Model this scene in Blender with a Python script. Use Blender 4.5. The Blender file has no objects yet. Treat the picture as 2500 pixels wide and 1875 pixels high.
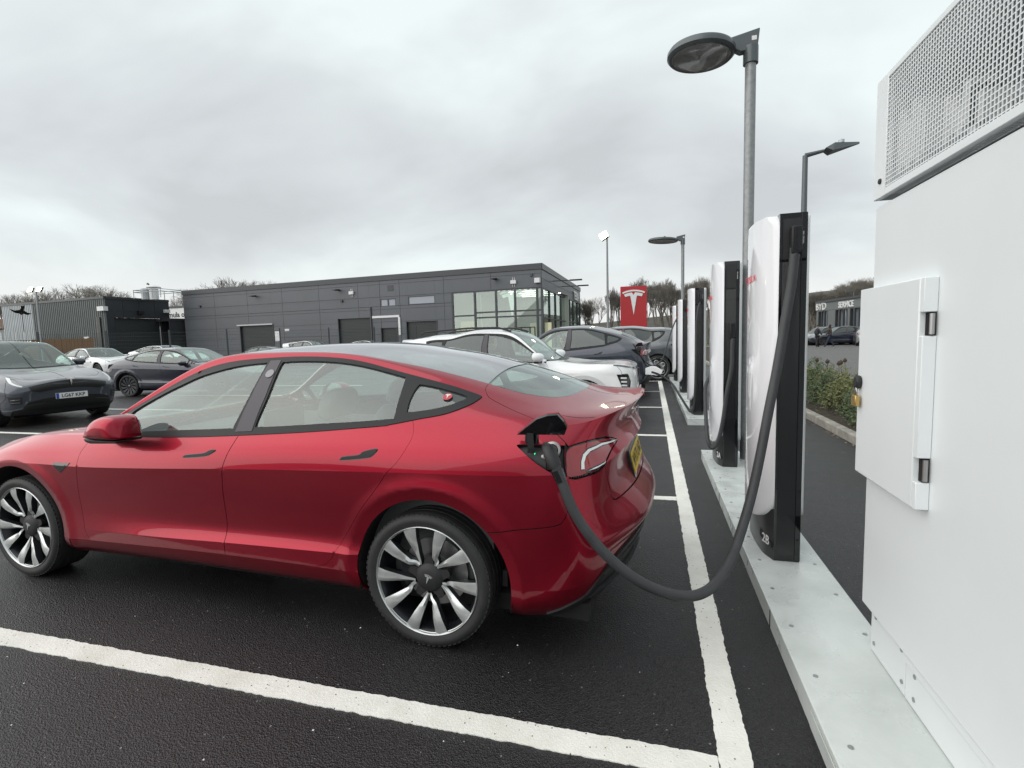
import bpy, bmesh, math, random
import numpy as np
from mathutils import Vector, Matrix, geometry
R = math.radians
scene = bpy.context.scene
col = scene.collection
# ------------------------------------------------------------------ camera
FPX, PITCH, ROLL, YAW, EYE = 1234.0, 0.0914, -0.0283, -0.2688, 1.4564
def cam_axes():
    cy, sy = math.cos(YAW), math.sin(YAW)
    fw = np.array([sy*math.cos(PITCH), cy*math.cos(PITCH), -math.sin(PITCH)])
    r = np.array([cy, -sy, 0.]); u = np.cross(r, fw)
    c, s = math.cos(ROLL), math.sin(ROLL)
    return c*r+s*u, -s*r+c*u, fw
CR, CU, CF = cam_axes()
cam = bpy.data.objects.new('camera', bpy.data.cameras.new('camera')); col.objects.link(cam)
cam.matrix_world = Matrix([[CR[0], CU[0], -CF[0], 0], [CR[1], CU[1], -CF[1], 0], [CR[2], CU[2], -CF[2], EYE], [0, 0, 0, 1]])
cam.data.sensor_width = 36; cam.data.lens = FPX/2500*36
cam.data.clip_start = .05; cam.data.clip_end = 1500
scene.camera = cam
# survey helpers: turn a sighted direction into a point at a known distance / height
def ray(x, y): return CF+(x-1250)/FPX*CR-(y-937.5)/FPX*CU
def atz(x, y, z=0.0):
    d = ray(x, y); t = (z-EYE)/d[2]; return Vector((t*d[0], t*d[1], z))
def aty(x, y, Y):
    d = ray(x, y); t = Y/d[1]; return Vector((t*d[0], Y, EYE+t*d[2]))
# ------------------------------------------------------------------ world, sun, exposure
SUN_EL, SUN_AZ = R(36), R(238)
w = bpy.data.worlds.new('World'); scene.world = w; w.use_nodes = True
nt = w.node_tree; N = nt.nodes; L = nt.links
def nd(tree, typ, **kw):
    n = tree.nodes.new(typ)
    for k, v in kw.items():
        if k.startswith('_'): n.inputs[k[1:].replace('_', ' ')].default_value = v
        else: setattr(n, k, v)
    return n
bg = N['Background']
sky = nd(nt, 'ShaderNodeTexSky', sky_type='NISHITA', sun_disc=False, sun_elevation=SUN_EL, sun_rotation=SUN_AZ, dust_density=3.0)
tc = nd(nt, 'ShaderNodeTexCoord')
sep = nd(nt, 'ShaderNodeSeparateXYZ'); L.new(tc.outputs['Generated'], sep.inputs[0])
za = nd(nt, 'ShaderNodeMath', operation='ABSOLUTE'); L.new(sep.outputs['Z'], za.inputs[0])
zb = nd(nt, 'ShaderNodeMath', operation='ADD'); L.new(za.outputs[0], zb.inputs[0]); zb.inputs[1].default_value = .34
dx = nd(nt, 'ShaderNodeMath', operation='DIVIDE'); L.new(sep.outputs['X'], dx.inputs[0]); L.new(zb.outputs[0], dx.inputs[1])
dy = nd(nt, 'ShaderNodeMath', operation='DIVIDE'); L.new(sep.outputs['Y'], dy.inputs[0]); L.new(zb.outputs[0], dy.inputs[1])
cmb = nd(nt, 'ShaderNodeCombineXYZ'); L.new(dx.outputs[0], cmb.inputs[0]); L.new(dy.outputs[0], cmb.inputs[1])
mp = nd(nt, 'ShaderNodeMapping'); mp.inputs['Rotation'].default_value = (0, 0, R(25)); mp.inputs['Scale'].default_value = (.95, 1.25, 1); mp.inputs['Location'].default_value = (0.4, 5.2, 0)
L.new(cmb.outputs[0], mp.inputs[0])
n1 = nd(nt, 'ShaderNodeTexNoise', _Scale=1.15, _Detail=5.0, _Roughness=.5, _Distortion=.35); L.new(mp.outputs[0], n1.inputs['Vector'])
rp = nd(nt, 'ShaderNodeValToRGB'); L.new(n1.outputs[0], rp.inputs[0])
e = rp.color_ramp.elements
e[0].position = .34; e[0].color = (.545, .562, .572, 1)
e[1].position = .64; e[1].color = (.80, .86, .85, 1)
m_ = rp.color_ramp.elements.new(.5); m_.color = (.665, .70, .705, 1)
# a paler band low over the horizon, as under any stratus deck
hz = nd(nt, 'ShaderNodeMapRange', interpolation_type='SMOOTHSTEP'); L.new(za.outputs[0], hz.inputs[0])
hz.inputs[1].default_value = .02; hz.inputs[2].default_value = .17; hz.inputs[3].default_value = 1; hz.inputs[4].default_value = 0
mx = nd(nt, 'ShaderNodeMix', data_type='RGBA'); L.new(hz.outputs[0], mx.inputs[0]); L.new(rp.outputs[0], mx.inputs[6]); mx.inputs[7].default_value = (.80, .805, .80, 1)
cloud_gain = nd(nt, 'ShaderNodeMix', data_type='RGBA', blend_type='MULTIPLY'); cloud_gain.inputs[0].default_value = 1
L.new(mx.outputs[2], cloud_gain.inputs[6]); cloud_gain.inputs[7].default_value = (6.6, 6.65, 6.65, 1)
fin = nd(nt, 'ShaderNodeMix', data_type='RGBA'); fin.inputs[0].default_value = .93
L.new(sky.outputs[0], fin.inputs[6]); L.new(cloud_gain.outputs[2], fin.inputs[7])
L.new(fin.outputs[2], bg.inputs[0]); bg.inputs[1].default_value = .12
sun = bpy.data.objects.new('sun', bpy.data.lights.new('sun', 'SUN')); col.objects.link(sun)
sun.data.energy = 1.5; sun.data.angle = R(95); sun.data.color = (1, .97, .93)
sun.rotation_euler = (R(90)-SUN_EL, 0, R(180)-SUN_AZ)
scene.view_settings.view_transform = 'Standard'; scene.view_settings.look = 'None'
scene.view_settings.gamma = 1; scene.view_settings.use_curve_mapping = False
scene.view_settings.exposure = 0.55
# ------------------------------------------------------------------ materials
def mat(name, color, rough=.5, metal=0., coat=0., spec=.5, bump=None, var=None, emit=None, crough=.03):
    m = bpy.data.materials.new(name); m.use_nodes = True; t = m.node_tree
    b = t.nodes['Principled BSDF']
    b.inputs['Base Color'].default_value = (*color, 1); b.inputs['Roughness'].default_value = rough
    b.inputs['Metallic'].default_value = metal; b.inputs['Coat Weight'].default_value = coat
    b.inputs['Coat Roughness'].default_value = crough; b.inputs['Specular IOR Level'].default_value = spec
    if emit:
        b.inputs['Emission Color'].default_value = (*emit[0], 1); b.inputs['Emission Strength'].default_value = emit[1]
    tcn = None
    if var or bump: tcn = nd(t, 'ShaderNodeTexCoord')
    if var:      # (scale, amount, detail): brightness variation of the thing's own colour
        n = nd(t, 'ShaderNodeTexNoise', _Scale=var[0], _Detail=var[2] if len(var) > 2 else 4.0, _Roughness=.6)
        t.links.new(tcn.outputs['Object'], n.inputs['Vector'])
        r = nd(t, 'ShaderNodeMapRange'); r.inputs[1].default_value = .3; r.inputs[2].default_value = .7
        r.inputs[3].default_value = 1-var[1]; r.inputs[4].default_value = 1+var[1]
        t.links.new(n.outputs[0], r.inputs[0])
        mm = nd(t, 'ShaderNodeMix', data_type='RGBA', blend_type='MULTIPLY'); mm.inputs[0].default_value = 1
        mm.inputs[6].default_value = (*color, 1); t.links.new(r.outputs[0], mm.inputs[7]); t.links.new(mm.outputs[2], b.inputs['Base Color'])
        rr = nd(t, 'ShaderNodeMapRange'); rr.inputs[3].default_value = max(0, rough-.08); rr.inputs[4].default_value = min(1, rough+.08)
        t.links.new(n.outputs[0], rr.inputs[0]); t.links.new(rr.outputs[0], b.inputs['Roughness'])
    if bump:     # (scale, strength, distance)
        n = nd(t, 'ShaderNodeTexNoise', _Scale=bump[0], _Detail=3.0)
        t.links.new(tcn.outputs['Object'], n.inputs['Vector'])
        bp = nd(t, 'ShaderNodeBump'); bp.inputs['Strength'].default_value = bump[1]; bp.inputs['Distance'].default_value = bump[2]
        t.links.new(n.outputs[0], bp.inputs['Height']); t.links.new(bp.outputs[0], b.inputs['Normal'])
    return m
def paint(name, color, metal=.35, rough=.32, coat=1., film=.25, fcol=(.55, .54, .54)):
    "metallic car paint under clear coat, with a thin film of drizzle and road dust that gathers on faces turned upward"
    m = mat(name, color, rough=rough, metal=metal, coat=coat, spec=.5, crough=.03); t = m.node_tree; b = t.nodes['Principled BSDF']
    tcn = nd(t, 'ShaderNodeTexCoord')
    fl = nd(t, 'ShaderNodeTexNoise', _Scale=900.0, _Detail=2.0); t.links.new(tcn.outputs['Object'], fl.inputs['Vector'])
    fr = nd(t, 'ShaderNodeMapRange'); fr.inputs[1].default_value = .35; fr.inputs[2].default_value = .65; fr.inputs[3].default_value = .86; fr.inputs[4].default_value = 1.16
    t.links.new(fl.outputs[0], fr.inputs[0])
    mm = nd(t, 'ShaderNodeMix', data_type='RGBA', blend_type='MULTIPLY'); mm.inputs[0].default_value = 1
    mm.inputs[6].default_value = (*color, 1); t.links.new(fr.outputs[0], mm.inputs[7])
    t.links.new(mm.outputs[2], b.inputs['Base Color'])
    # the film: droplets and dust (its own roughness), strongest on level faces
    ge = nd(t, 'ShaderNodeNewGeometry'); sp = nd(t, 'ShaderNodeSeparateXYZ'); t.links.new(ge.outputs['Normal'], sp.inputs[0])
    up = nd(t, 'ShaderNodeMapRange'); up.inputs[1].default_value = .35; up.inputs[2].default_value = 1.0; up.inputs[3].default_value = 0; up.inputs[4].default_value = film
    t.links.new(sp.outputs['Z'], up.inputs[0])
    dn = nd(t, 'ShaderNodeTexNoise', _Scale=160.0, _Detail=4.0); t.links.new(tcn.outputs['Object'], dn.inputs['Vector'])
    dm = nd(t, 'ShaderNodeMapRange'); dm.inputs[1].default_value = .35; dm.inputs[2].default_value = .65; dm.inputs[3].default_value = .8; dm.inputs[4].default_value = 1.15
    t.links.new(dn.outputs[0], dm.inputs[0])
    mu = nd(t, 'ShaderNodeMath', operation='MULTIPLY'); t.links.new(up.outputs[0], mu.inputs[0]); t.links.new(dm.outputs[0], mu.inputs[1])
    df = nd(t, 'ShaderNodeBsdfPrincipled'); df.inputs['Base Color'].default_value = (*fcol, 1); df.inputs['Roughness'].default_value = .35
    ms = nd(t, 'ShaderNodeMixShader'); t.links.new(mu.outputs[0], ms.inputs[0]); t.links.new(b.outputs[0], ms.inputs[1]); t.links.new(df.outputs[0], ms.inputs[2])
    t.links.new(ms.outputs[0], t.nodes['Material Output'].inputs[0])
    bp = nd(t, 'ShaderNodeBump'); bp.inputs['Strength'].default_value = .02; bp.inputs['Distance'].default_value = .01
    op = nd(t, 'ShaderNodeTexNoise', _Scale=120.0, _Detail=1.0); t.links.new(tcn.outputs['Object'], op.inputs['Vector'])
    t.links.new(op.outputs[0], bp.inputs['Height']); t.links.new(bp.outputs[0], b.inputs['Normal'])
    return m
def glass(name, tint=(.55, .64, .60), film=0.0, ior=1.5, rough=.0, base=.0, gc=(.93, 1.0, .98)):
    m = bpy.data.materials.new(name); m.use_nodes = True; t = m.node_tree
    t.nodes.remove(t.nodes['Principled BSDF'])
    tr = nd(t, 'ShaderNodeBsdfTransparent'); tr.inputs[0].default_value = (*tint, 1)
    gl = nd(t, 'ShaderNodeBsdfGlossy'); gl.inputs['Roughness'].default_value = rough; gl.inputs[0].default_value = (*gc, 1)
    fr = nd(t, 'ShaderNodeFresnel'); ge = nd(t, 'ShaderNodeNewGeometry'); io = nd(t, 'ShaderNodeMapRange'); io.inputs[3].default_value = ior; io.inputs[4].default_value = 1/ior      # thin sheet: the same from both sides
    t.links.new(ge.outputs['Backfacing'], io.inputs[0]); t.links.new(io.outputs[0], fr.inputs[0])
    ad = nd(t, 'ShaderNodeMath', operation='ADD', use_clamp=True); t.links.new(fr.outputs[0], ad.inputs[0]); ad.inputs[1].default_value = base
    ms = nd(t, 'ShaderNodeMixShader'); t.links.new(ad.outputs[0], ms.inputs[0]); t.links.new(tr.outputs[0], ms.inputs[1]); t.links.new(gl.outputs[0], ms.inputs[2])
    out = ms
    if film:
        df = nd(t, 'ShaderNodeBsdfDiffuse'); df.inputs[0].default_value = (.62, .66, .66, 1)
        m2 = nd(t, 'ShaderNodeMixShader')
        tcn = nd(t, 'ShaderNodeTexCoord'); dn = nd(t, 'ShaderNodeTexNoise', _Scale=60.0, _Detail=5.0); t.links.new(tcn.outputs['Object'], dn.inputs['Vector'])
        dm = nd(t, 'ShaderNodeMapRange'); dm.inputs[1].default_value = .3; dm.inputs[2].default_value = .7; dm.inputs[3].default_value = film*.85; dm.inputs[4].default_value = film*1.15
        t.links.new(dn.outputs[0], dm.inputs[0]); t.links.new(dm.outputs[0], m2.inputs[0])
        t.links.new(ms.outputs[0], m2.inputs[1]); t.links.new(df.outputs[0], m2.inputs[2]); out = m2
    t.links.new(out.outputs[0], t.nodes['Material Output'].inputs[0])
    return m
M = {}
M['red'] = paint('red_paint', (.30, .0018, .019), metal=.85, rough=.34, coat=.65, film=.07, fcol=(.55, .40, .43))
M['blue'] = paint('midnight_paint', (.022, .027, .045), metal=.3, film=.35)
M['grey'] = paint('graphite_paint', (.065, .075, .095), metal=.5, film=.35)
M['ygrey'] = paint('dark_grey_paint', (.035, .042, .062), metal=.5, film=.25)
M['igrey'] = paint('mid_grey_paint', (.10, .11, .12), metal=.5, film=.3)
M['white'] = paint('white_paint', (.86, .87, .88), metal=0, film=.05)
M['silver'] = paint('silver_paint', (.45, .46, .47), metal=.6, film=.1)
M['glass'] = glass('window_glass', tint=(.74, .90, .84), film=.05, base=.09)
M['roofglass'] = glass('roof_glass', tint=(.10, .12, .12), film=.10, base=.26, gc=(1, 1, 1.03))
M['rearglass'] = glass('rear_window_glass', tint=(.50, .62, .58), film=.09, base=.10)
M['dglass'] = glass('privacy_glass', tint=(.10, .11, .13), film=.06, base=.05)
M['trim'] = mat('satin_black_trim', (.014, .0145, .016), rough=.42, spec=.3, bump=(300, .05, .002))
M['bpillar'] = mat('grey_door_pillar', (.085, .078, .088), rough=.6, bump=(300, .1, .001))
M['portgrey'] = mat('port_moulding', (.045, .046, .048), rough=.45)
M['gloss'] = mat('gloss_black', (.006, .006, .008), rough=.06, coat=.5)
M['plastic'] = mat('black_plastic', (.018, .018, .02), rough=.55, bump=(400, .15, .001), var=(25, .15))
M['tyre'] = mat('tyre_rubber', (.022, .022, .023), rough=.62, bump=(220, .2, .002), var=(14, .25))
M['dark'] = mat('dark_void', (.006, .006, .007), rough=.9)
M['liner'] = mat('wheel_liner_felt', (.012, .012, .013), rough=.95, bump=(150, .4, .004))
M['alloy'] = mat('machined_alloy', (.62, .64, .64), rough=.30, metal=.8, var=(9, .08))
M['alloyd'] = mat('dark_alloy', (.05, .053, .058), rough=.35, metal=.6, var=(20, .2))
M['barrel'] = mat('rim_barrel', (.02, .021, .026), rough=.3, metal=.5, var=(10, .3))
M['steel'] = mat('brushed_steel', (.4, .4, .4), rough=.35, metal=.9)
M['chrome'] = mat('bright_metal', (.7, .7, .7), rough=.12, metal=1)
M['lensred'] = mat('red_lamp_lens', (.26, .006, .016), rough=.06, coat=1)
M['lenswhite'] = mat('frosted_lamp_bar', (.74, .78, .78), rough=.16, coat=.7)
M['lampclear'] = mat('headlamp_lens', (.16, .17, .18), rough=.08, metal=.5, coat=1)
M['seat'] = mat('grey_upholstery', (.085, .09, .092), rough=.7, bump=(90, .3, .004))
M['seatw'] = mat('pale_upholstery', (.30, .31, .31), rough=.7, bump=(90, .3, .004))
M['dash'] = mat('dashboard_plastic', (.04, .04, .042), rough=.6)
M['yellow'] = mat('yellow_plate', (.72, .50, .03), rough=.3, var=(30, .1))
M['platew'] = mat('white_plate', (.75, .76, .76), rough=.3)
M['ink'] = mat('black_ink', (.01, .01, .01), rough=.4)
M['bluep'] = mat('blue_band', (.01, .06, .32), rough=.35)
M['cable'] = mat('cable_rubber', (.036, .038, .041), rough=.52, bump=(260, .3, .002), var=(12, .18))
M['redink'] = mat('red_letters', (.72, .02, .05), rough=.4)
M['whiteink'] = mat('white_letters', (.8, .8, .8), rough=.4)
M['green'] = mat('green_status_light', (.02, .3, .1), rough=.4, emit=((.05, .9, .35), 1.2))
M['skin'] = mat('skin', (.42, .24, .17), rough=.55)
M['hair'] = mat('dark_hair', (.02, .015, .012), rough=.7)
# ------------------------------------------------------------------ mesh helpers
class MB:
    def __init__(s): s.v = []; s.f = []
    def add(s, vs, fs):
        o = len(s.v); s.v += [tuple(v) for v in vs]; s.f += [tuple(i+o for i in f) for f in fs]; return s
    def box(s, x0, x1, y0, y1, z0, z1, mtx=None):
        vs = [Vector((x, y, z)) for z in (z0, z1) for y in (y0, y1) for x in (x0, x1)]
        if mtx: vs = [mtx@v for v in vs]
        return s.add(vs, [(0, 2, 3, 1), (4, 5, 7, 6), (0, 1, 5, 4), (2, 6, 7, 3), (0, 4, 6, 2), (1, 3, 7, 5)])
    def cyl(s, a, b, ra, rb=None, n=12, caps=True):
        a = Vector(a); b = Vector(b); rb = ra if rb is None else rb; z = (b-a).normalized()
        x = z.orthogonal().normalized(); y = z.cross(x)
        vs = []
        for c, r in ((a, ra), (b, rb)):
            for i in range(n):
                t = 2*math.pi*i/n; vs.append(c+x*(r*math.cos(t))+y*(r*math.sin(t)))
        fs = [(i, (i+1) % n, n+(i+1) % n, n+i) for i in range(n)]
        if caps: fs += [tuple(range(n-1, -1, -1)), tuple(range(n, 2*n))]
        return s.add(vs, fs)
    def tube(s, pts, r, n=8, caps=True, up=None):
        pts = [Vector(q) for q in pts]; k = len(pts); rs = r if isinstance(r, (list, tuple)) else [r]*k
        vs = []; prev = None
        for i, q in enumerate(pts):
            t = (pts[min(i+1, k-1)]-pts[max(i-1, 0)]).normalized()
            x = (t.orthogonal() if prev is None else prev-t*prev.dot(t)).normalized(); prev = x; y = t.cross(x)
            for j in range(n):
                a = 2*math.pi*j/n; vs.append(q+x*(rs[i]*math.cos(a))+y*(rs[i]*math.sin(a)))
        fs = [(i*n+j, i*n+(j+1) % n, (i+1)*n+(j+1) % n, (i+1)*n+j) for i in range(k-1) for j in range(n)]
        if caps: fs += [tuple(range(n-1, -1, -1)), tuple(range((k-1)*n, k*n))]
        return s.add(vs, fs)
    def lathe(s, prof, n=32, axis='y', c=(0, 0, 0)):
        "prof: (radius, offset along axis)"
        k = len(prof); vs = []
        for r, h in prof:
            for j in range(n):
                a = 2*math.pi*j/n; p, q = r*math.cos(a), r*math.sin(a)
                v = {'y': (p, h, q), 'z': (p, q, h), 'x': (h, p, q)}[axis]
                vs.append((v[0]+c[0], v[1]+c[1], v[2]+c[2]))
        fs = [(i*n+j, (i+1)*n+j, (i+1)*n+(j+1) % n, i*n+(j+1) % n) for i in range(k-1) for j in range(n)]
        return s.add(vs, fs)
    def prism(s, poly, h0, h1, plane='xz', mtx=None):
        "poly extruded along the remaining axis"
        def P(a, b, h):
            v = {'xz': (a, h, b), 'xy': (a, b, h), 'yz': (h, a, b)}[plane]
            v = Vector(v); return mtx@v if mtx else v
        n = len(poly); vs = [P(a, b, h0) for a, b in poly]+[P(a, b, h1) for a, b in poly]
        fs = [(i, (i+1) % n, n+(i+1) % n, n+i) for i in range(n)]+[tuple(range(n-1, -1, -1)), tuple(range(n, 2*n))]
        return s.add(vs, fs)
    def mesh(s, name, m=None, smooth=False, fix=True):
        me = bpy.data.meshes.new(name); me.from_pydata([tuple(v) for v in s.v], [], s.f)
        if fix:
            b = bmesh.new(); b.from_mesh(me); bmesh.ops.recalc_face_normals(b, faces=b.faces); b.to_mesh(me); b.free()
        if m: me.materials.append(m)
        if smooth:
            me.polygons.foreach_set('use_smooth', [True]*len(me.polygons))
            if smooth is not True: me.set_sharp_from_angle(angle=R(smooth))
        return me
    def build(s, name, m, parent=None, smooth=False, bevel=0, seg=2, fix=True, **kw):
        return link(name, s.mesh(name, m, smooth, fix), parent, bevel=bevel, seg=seg, **kw)
def link(name, data, parent=None, bevel=0, seg=2, label=None, cat=None, group=None, kind=None, loc=None, rot=None):
    o = bpy.data.objects.new(name, data); col.objects.link(o)
    if parent is not None: o.parent = parent
    if loc is not None: o.location = loc
    if rot is not None: o.rotation_euler = rot
    if bevel:
        b = o.modifiers.new('bevel', 'BEVEL'); b.width = bevel; b.segments = seg; b.limit_method = 'ANGLE'; b.angle_limit = R(35); b.harden_normals = False
        data.polygons.foreach_set('use_smooth', [True]*len(data.polygons)); data.set_sharp_from_angle(angle=R(50))
    return tag(o, label, cat, group, kind)
def tag(o, label=None, cat=None, group=None, kind=None):
    if label: o['label'] = label
    if cat: o['category'] = cat
    if group: o['group'] = group
    if kind: o['kind'] = kind
    return o
def thing(name, loc, label, cat, rz=0, group=None):
    o = bpy.data.objects.new(name, None); col.objects.link(o); o.location = loc; o.rotation_euler = (0, 0, rz); o.empty_display_size = .2
    return tag(o, label, cat, group)
def text_mesh(s, size, depth=.002, bold=0., sx=1.):
    cu = bpy.data.curves.new('t', 'FONT'); cu.body = s; cu.size = size; cu.extrude = depth; cu.offset = bold; cu.align_x = 'CENTER'; cu.align_y = 'CENTER'; cu.resolution_u = 3
    o = bpy.data.objects.new('t', cu); col.objects.link(o)
    dg = bpy.context.evaluated_depsgraph_get(); me = bpy.data.meshes.new_from_object(o.evaluated_get(dg))
    bpy.data.objects.remove(o); 
    for v in me.vertices: v.co.x *= sx
    me.materials.clear()
    return me
def text(name, s, size, m, parent, mtx, depth=.002, bold=0., sx=1., **kw):
    me = text_mesh(s, size, depth, bold, sx); me.materials.append(m)
    o = link(name, me, parent, **kw); o.matrix_local = mtx
    return o
def frame(o, x, y, z=None):
    "matrix whose local X, Y follow the two given directions"
    x = Vector(x).normalized(); y = Vector(y).normalized(); zz = x.cross(y).normalized()
    mm = Matrix((x, y, zz)).transposed().to_4x4(); mm.translation = Vector(o); return mm
def cat_rom(pts, k=6, closed=False):
    P = [Vector(q) for q in pts]; n = len(P); out = []
    rng = range(n) if closed else range(n-1)
    for i in rng:
        a = P[(i-1) % n] if closed or i > 0 else P[0]*2-P[1]
        b = P[i]; c = P[(i+1) % n]; d = P[(i+2) % n] if closed or i+2 < n else P[-1]*2-P[-2]
        for j in range(k):
            t = j/k; out.append(.5*((2*b)+(c-a)*t+(2*a-5*b+4*c-d)*t*t+(-a+3*b-3*c+d)*t**3))
    if not closed: out.append(P[-1])
    return out
def copy_tree(o, parent=None):
    c = o.copy(); col.objects.link(c); c.parent = parent
    for ch in o.children: copy_tree(ch, c)
    return c
# the round T emblem, about one unit wide, drawn in x (right) and y (up)
def emblem_polys():
    top = []
    for i in range(17):
        a = R(90+24-48*i/16); top.append((1.23*math.cos(a), 1.23*math.sin(a)-.73))
    for i in range(17):
        a = R(90-24+48*i/16); top.append((1.16*math.cos(a), 1.16*math.sin(a)-.73))
    low = []
    for i in range(13):
        a = R(90+22.5-44*i/12); low.append((1.115*math.cos(a), 1.115*math.sin(a)-.73))
    low += [(.36, .19), (.26, .22), (.165, .235), (.14, .22), (.0, -.62), (-.14, .22), (-.165, .235), (-.26, .22), (-.36, .19)]
    low2 = []
    for (x, y) in low:
        low2.append((x, y))
    # notch at the middle of the lower stroke
    mid = 6
    low2[mid] = (0, .27)
    low2[mid-1] = (low2[mid-1][0], low2[mid-1][1]-.0); low2[mid+1] = (low2[mid+1][0], low2[mid+1][1]-.0)
    return top, low2
def emblem(name, size, m, parent, mtx, depth=.004, **kw):
    b = MB()
    for poly in emblem_polys(): b.prism([(x*size, y*size) for x, y in poly], 0, depth, 'xy')
    me = b.mesh(name, m)
    bm = bmesh.new(); bm.from_mesh(me); bmesh.ops.triangulate(bm, faces=[f for f in bm.faces if len(f.verts) > 4]); bm.to_mesh(me); bm.free()
    o = link(name, me, parent, **kw); o.matrix_local = mtx
    return o
XN=[3.71,3.68,3.55,3.30,2.875,2.45,2.10,1.60,1.15,.65,.30,0,-.30,-.52]
def row(front,ys,zs,rear,xs=None):
    # front: 4 pts (s0..s3), ys/zs for s4..s13, rear 4 pts (s14..17)
    pts=list(front)
    for i in range(10): pts.append((XN[4+i] if xs is None else xs[i],ys[i],zs[i]))
    return pts+list(rear)
M3=[
row([(3.60,0,.20),(3.57,.40,.20),(3.46,.66,.20),(3.25,.80,.20)],[.84,.83,.82,.81,.81,.81,.82,.84,.84,.82],[.20,.20,.200,.205,.205,.205,.20,.20,.20,.20],[(-.66,.75,.20),(-.76,.62,.205),(-.84,.34,.22),(-.86,0,.22)]),
row([(3.66,0,.28),(3.63,.42,.28),(3.51,.70,.27),(3.27,.85,.26)],[.90,.885,.872,.868,.868,.870,.880,.900,.895,.868],[.255,.25,.25,.25,.25,.25,.25,.25,.255,.26],[(-.68,.80,.27),(-.79,.66,.28),(-.89,.37,.30),(-.91,0,.31)]),
row([(3.685,0,.36),(3.65,.43,.36),(3.53,.72,.35),(3.29,.87,.34)],[.915,.905,.900,.900,.900,.900,.905,.915,.908,.885],[.32,.31,.312,.325,.332,.332,.335,.34,.34,.345],[(-.69,.825,.35),(-.81,.68,.375),(-.91,.385,.40),(-.94,0,.41)]),
row([(3.69,0,.42),(3.66,.435,.42),(3.54,.73,.42),(3.30,.875,.42)],[.918,.903,.902,.903,.903,.904,.908,.918,.910,.888],[.38,.375,.378,.388,.403,.415,.425,.43,.43,.43],[(-.70,.835,.44),(-.83,.69,.47),(-.945,.39,.50),(-.975,0,.51)]),
row([(3.70,0,.50),(3.67,.44,.50),(3.55,.735,.50),(3.30,.88,.50)],[.920,.902,.892,.882,.880,.884,.897,.918,.913,.892],[.50,.50,.50,.49,.49,.50,.51,.52,.52,.52],[(-.71,.842,.54),(-.85,.69,.57),(-.97,.39,.59),(-1.0,0,.60)]),
row([(3.705,0,.56),(3.68,.44,.57),(3.55,.735,.59),(3.30,.885,.62)],[.922,.910,.905,.900,.900,.903,.910,.922,.916,.897],[.64,.64,.64,.64,.645,.65,.66,.67,.68,.69],[(-.71,.850,.70),(-.83,.675,.72),(-.88,.395,.775),(-.89,0,.79)]),
row([(3.70,0,.60),(3.675,.43,.62),(3.54,.71,.66),(3.29,.865,.71)],[.915,.917,.918,.918,.918,.920,.922,.925,.917,.895],[.76,.765,.77,.790,.812,.832,.845,.855,.86,.865],[(-.70,.845,.87),(-.815,.685,.88),(-.90,.40,.92),(-.93,0,.93)]),
row([(3.69,0,.62),(3.655,.42,.65),(3.50,.69,.71),(3.27,.83,.775)],[.885,.888,.893,.897,.900,.903,.903,.902,.893,.868],[.84,.85,.865,.880,.905,.93,.945,.96,.965,.97],[(-.685,.81,.975),(-.795,.65,.99),(-.868,.385,1.015),(-.898,0,1.03)]),
row([(3.66,0,.64),(3.62,.41,.68),(3.46,.65,.755),(3.24,.755,.825)],[.800,.825,.850,.860,.865,.862,.853,.838,.820,.788],[.905,.935,.945,.955,.978,1.013,1.045,1.065,1.065,1.06],[(-.70,.720,1.065),(-.83,.585,1.092),(-.92,.36,1.118),(-.95,0,1.125)]),
row([(3.66,0,.64),(3.60,.39,.69),(3.44,.62,.765),(3.22,.72,.83)],[.76,.79,.815,.775,.76,.755,.752,.752,.758,.735],[.912,.950,.990,1.135,1.195,1.21,1.19,1.155,1.12,1.095],[(-.70,.67,1.085),(-.83,.545,1.10),(-.92,.335,1.119),(-.95,0,1.125)]),
row([(3.66,0,.64),(3.58,.36,.695),(3.42,.58,.775),(3.20,.66,.835)],[.70,.745,.775,.665,.618,.605,.610,.630,.655,.655],[.915,.958,1.035,1.290,1.378,1.378,1.315,1.245,1.172,1.118],[(-.70,.61,1.098),(-.83,.49,1.105),(-.92,.305,1.12),(-.95,0,1.125)]),
row([(3.66,0,.64),(3.565,.31,.70),(3.405,.50,.785),(3.19,.56,.842)],[.60,.68,.73,.605,.555,.540,.540,.550,.560,.555],[.912,.965,1.065,1.345,1.413,1.402,1.350,1.284,1.205,1.140],[(-.70,.51,1.108),(-.83,.41,1.108),(-.92,.255,1.121),(-.95,0,1.125)]),
row([(3.66,0,.64),(3.55,.17,.71),(3.395,.26,.79),(3.18,.30,.845)],[.32,.36,.40,.34,.30,.29,.29,.30,.305,.30],[.905,.960,1.09,1.358,1.440,1.438,1.393,1.336,1.254,1.180],[(-.70,.28,1.122),(-.83,.22,1.113),(-.92,.14,1.122),(-.95,0,1.125)]),
row([(3.66,0,.64),(3.54,0,.715),(3.39,0,.795),(3.18,0,.85)],[0]*10,[.905,.950,1.10,1.362,1.447,1.448,1.405,1.350,1.268,1.192],[(-.70,0,1.130),(-.83,0,1.115),(-.92,0,1.123),(-.95,0,1.125)]),
]
M3=np.array(M3,float) # rows,cols,3
BREAKS=[0,2,3,6,8,13]
def spl(n):
    "matrix giving 2nd-derivative-free natural spline -> returns function weights at param u"
    A=np.zeros((n,n));Bm=np.zeros((n,n))
    A[0,0]=A[-1,-1]=1
    for i in range(1,n-1):
        A[i,i-1]=1;A[i,i]=4;A[i,i+1]=1
        Bm[i,i-1]=6;Bm[i,i]=-12;Bm[i,i+1]=6
    return np.linalg.solve(A,Bm) if n>2 else np.zeros((n,n))
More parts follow.
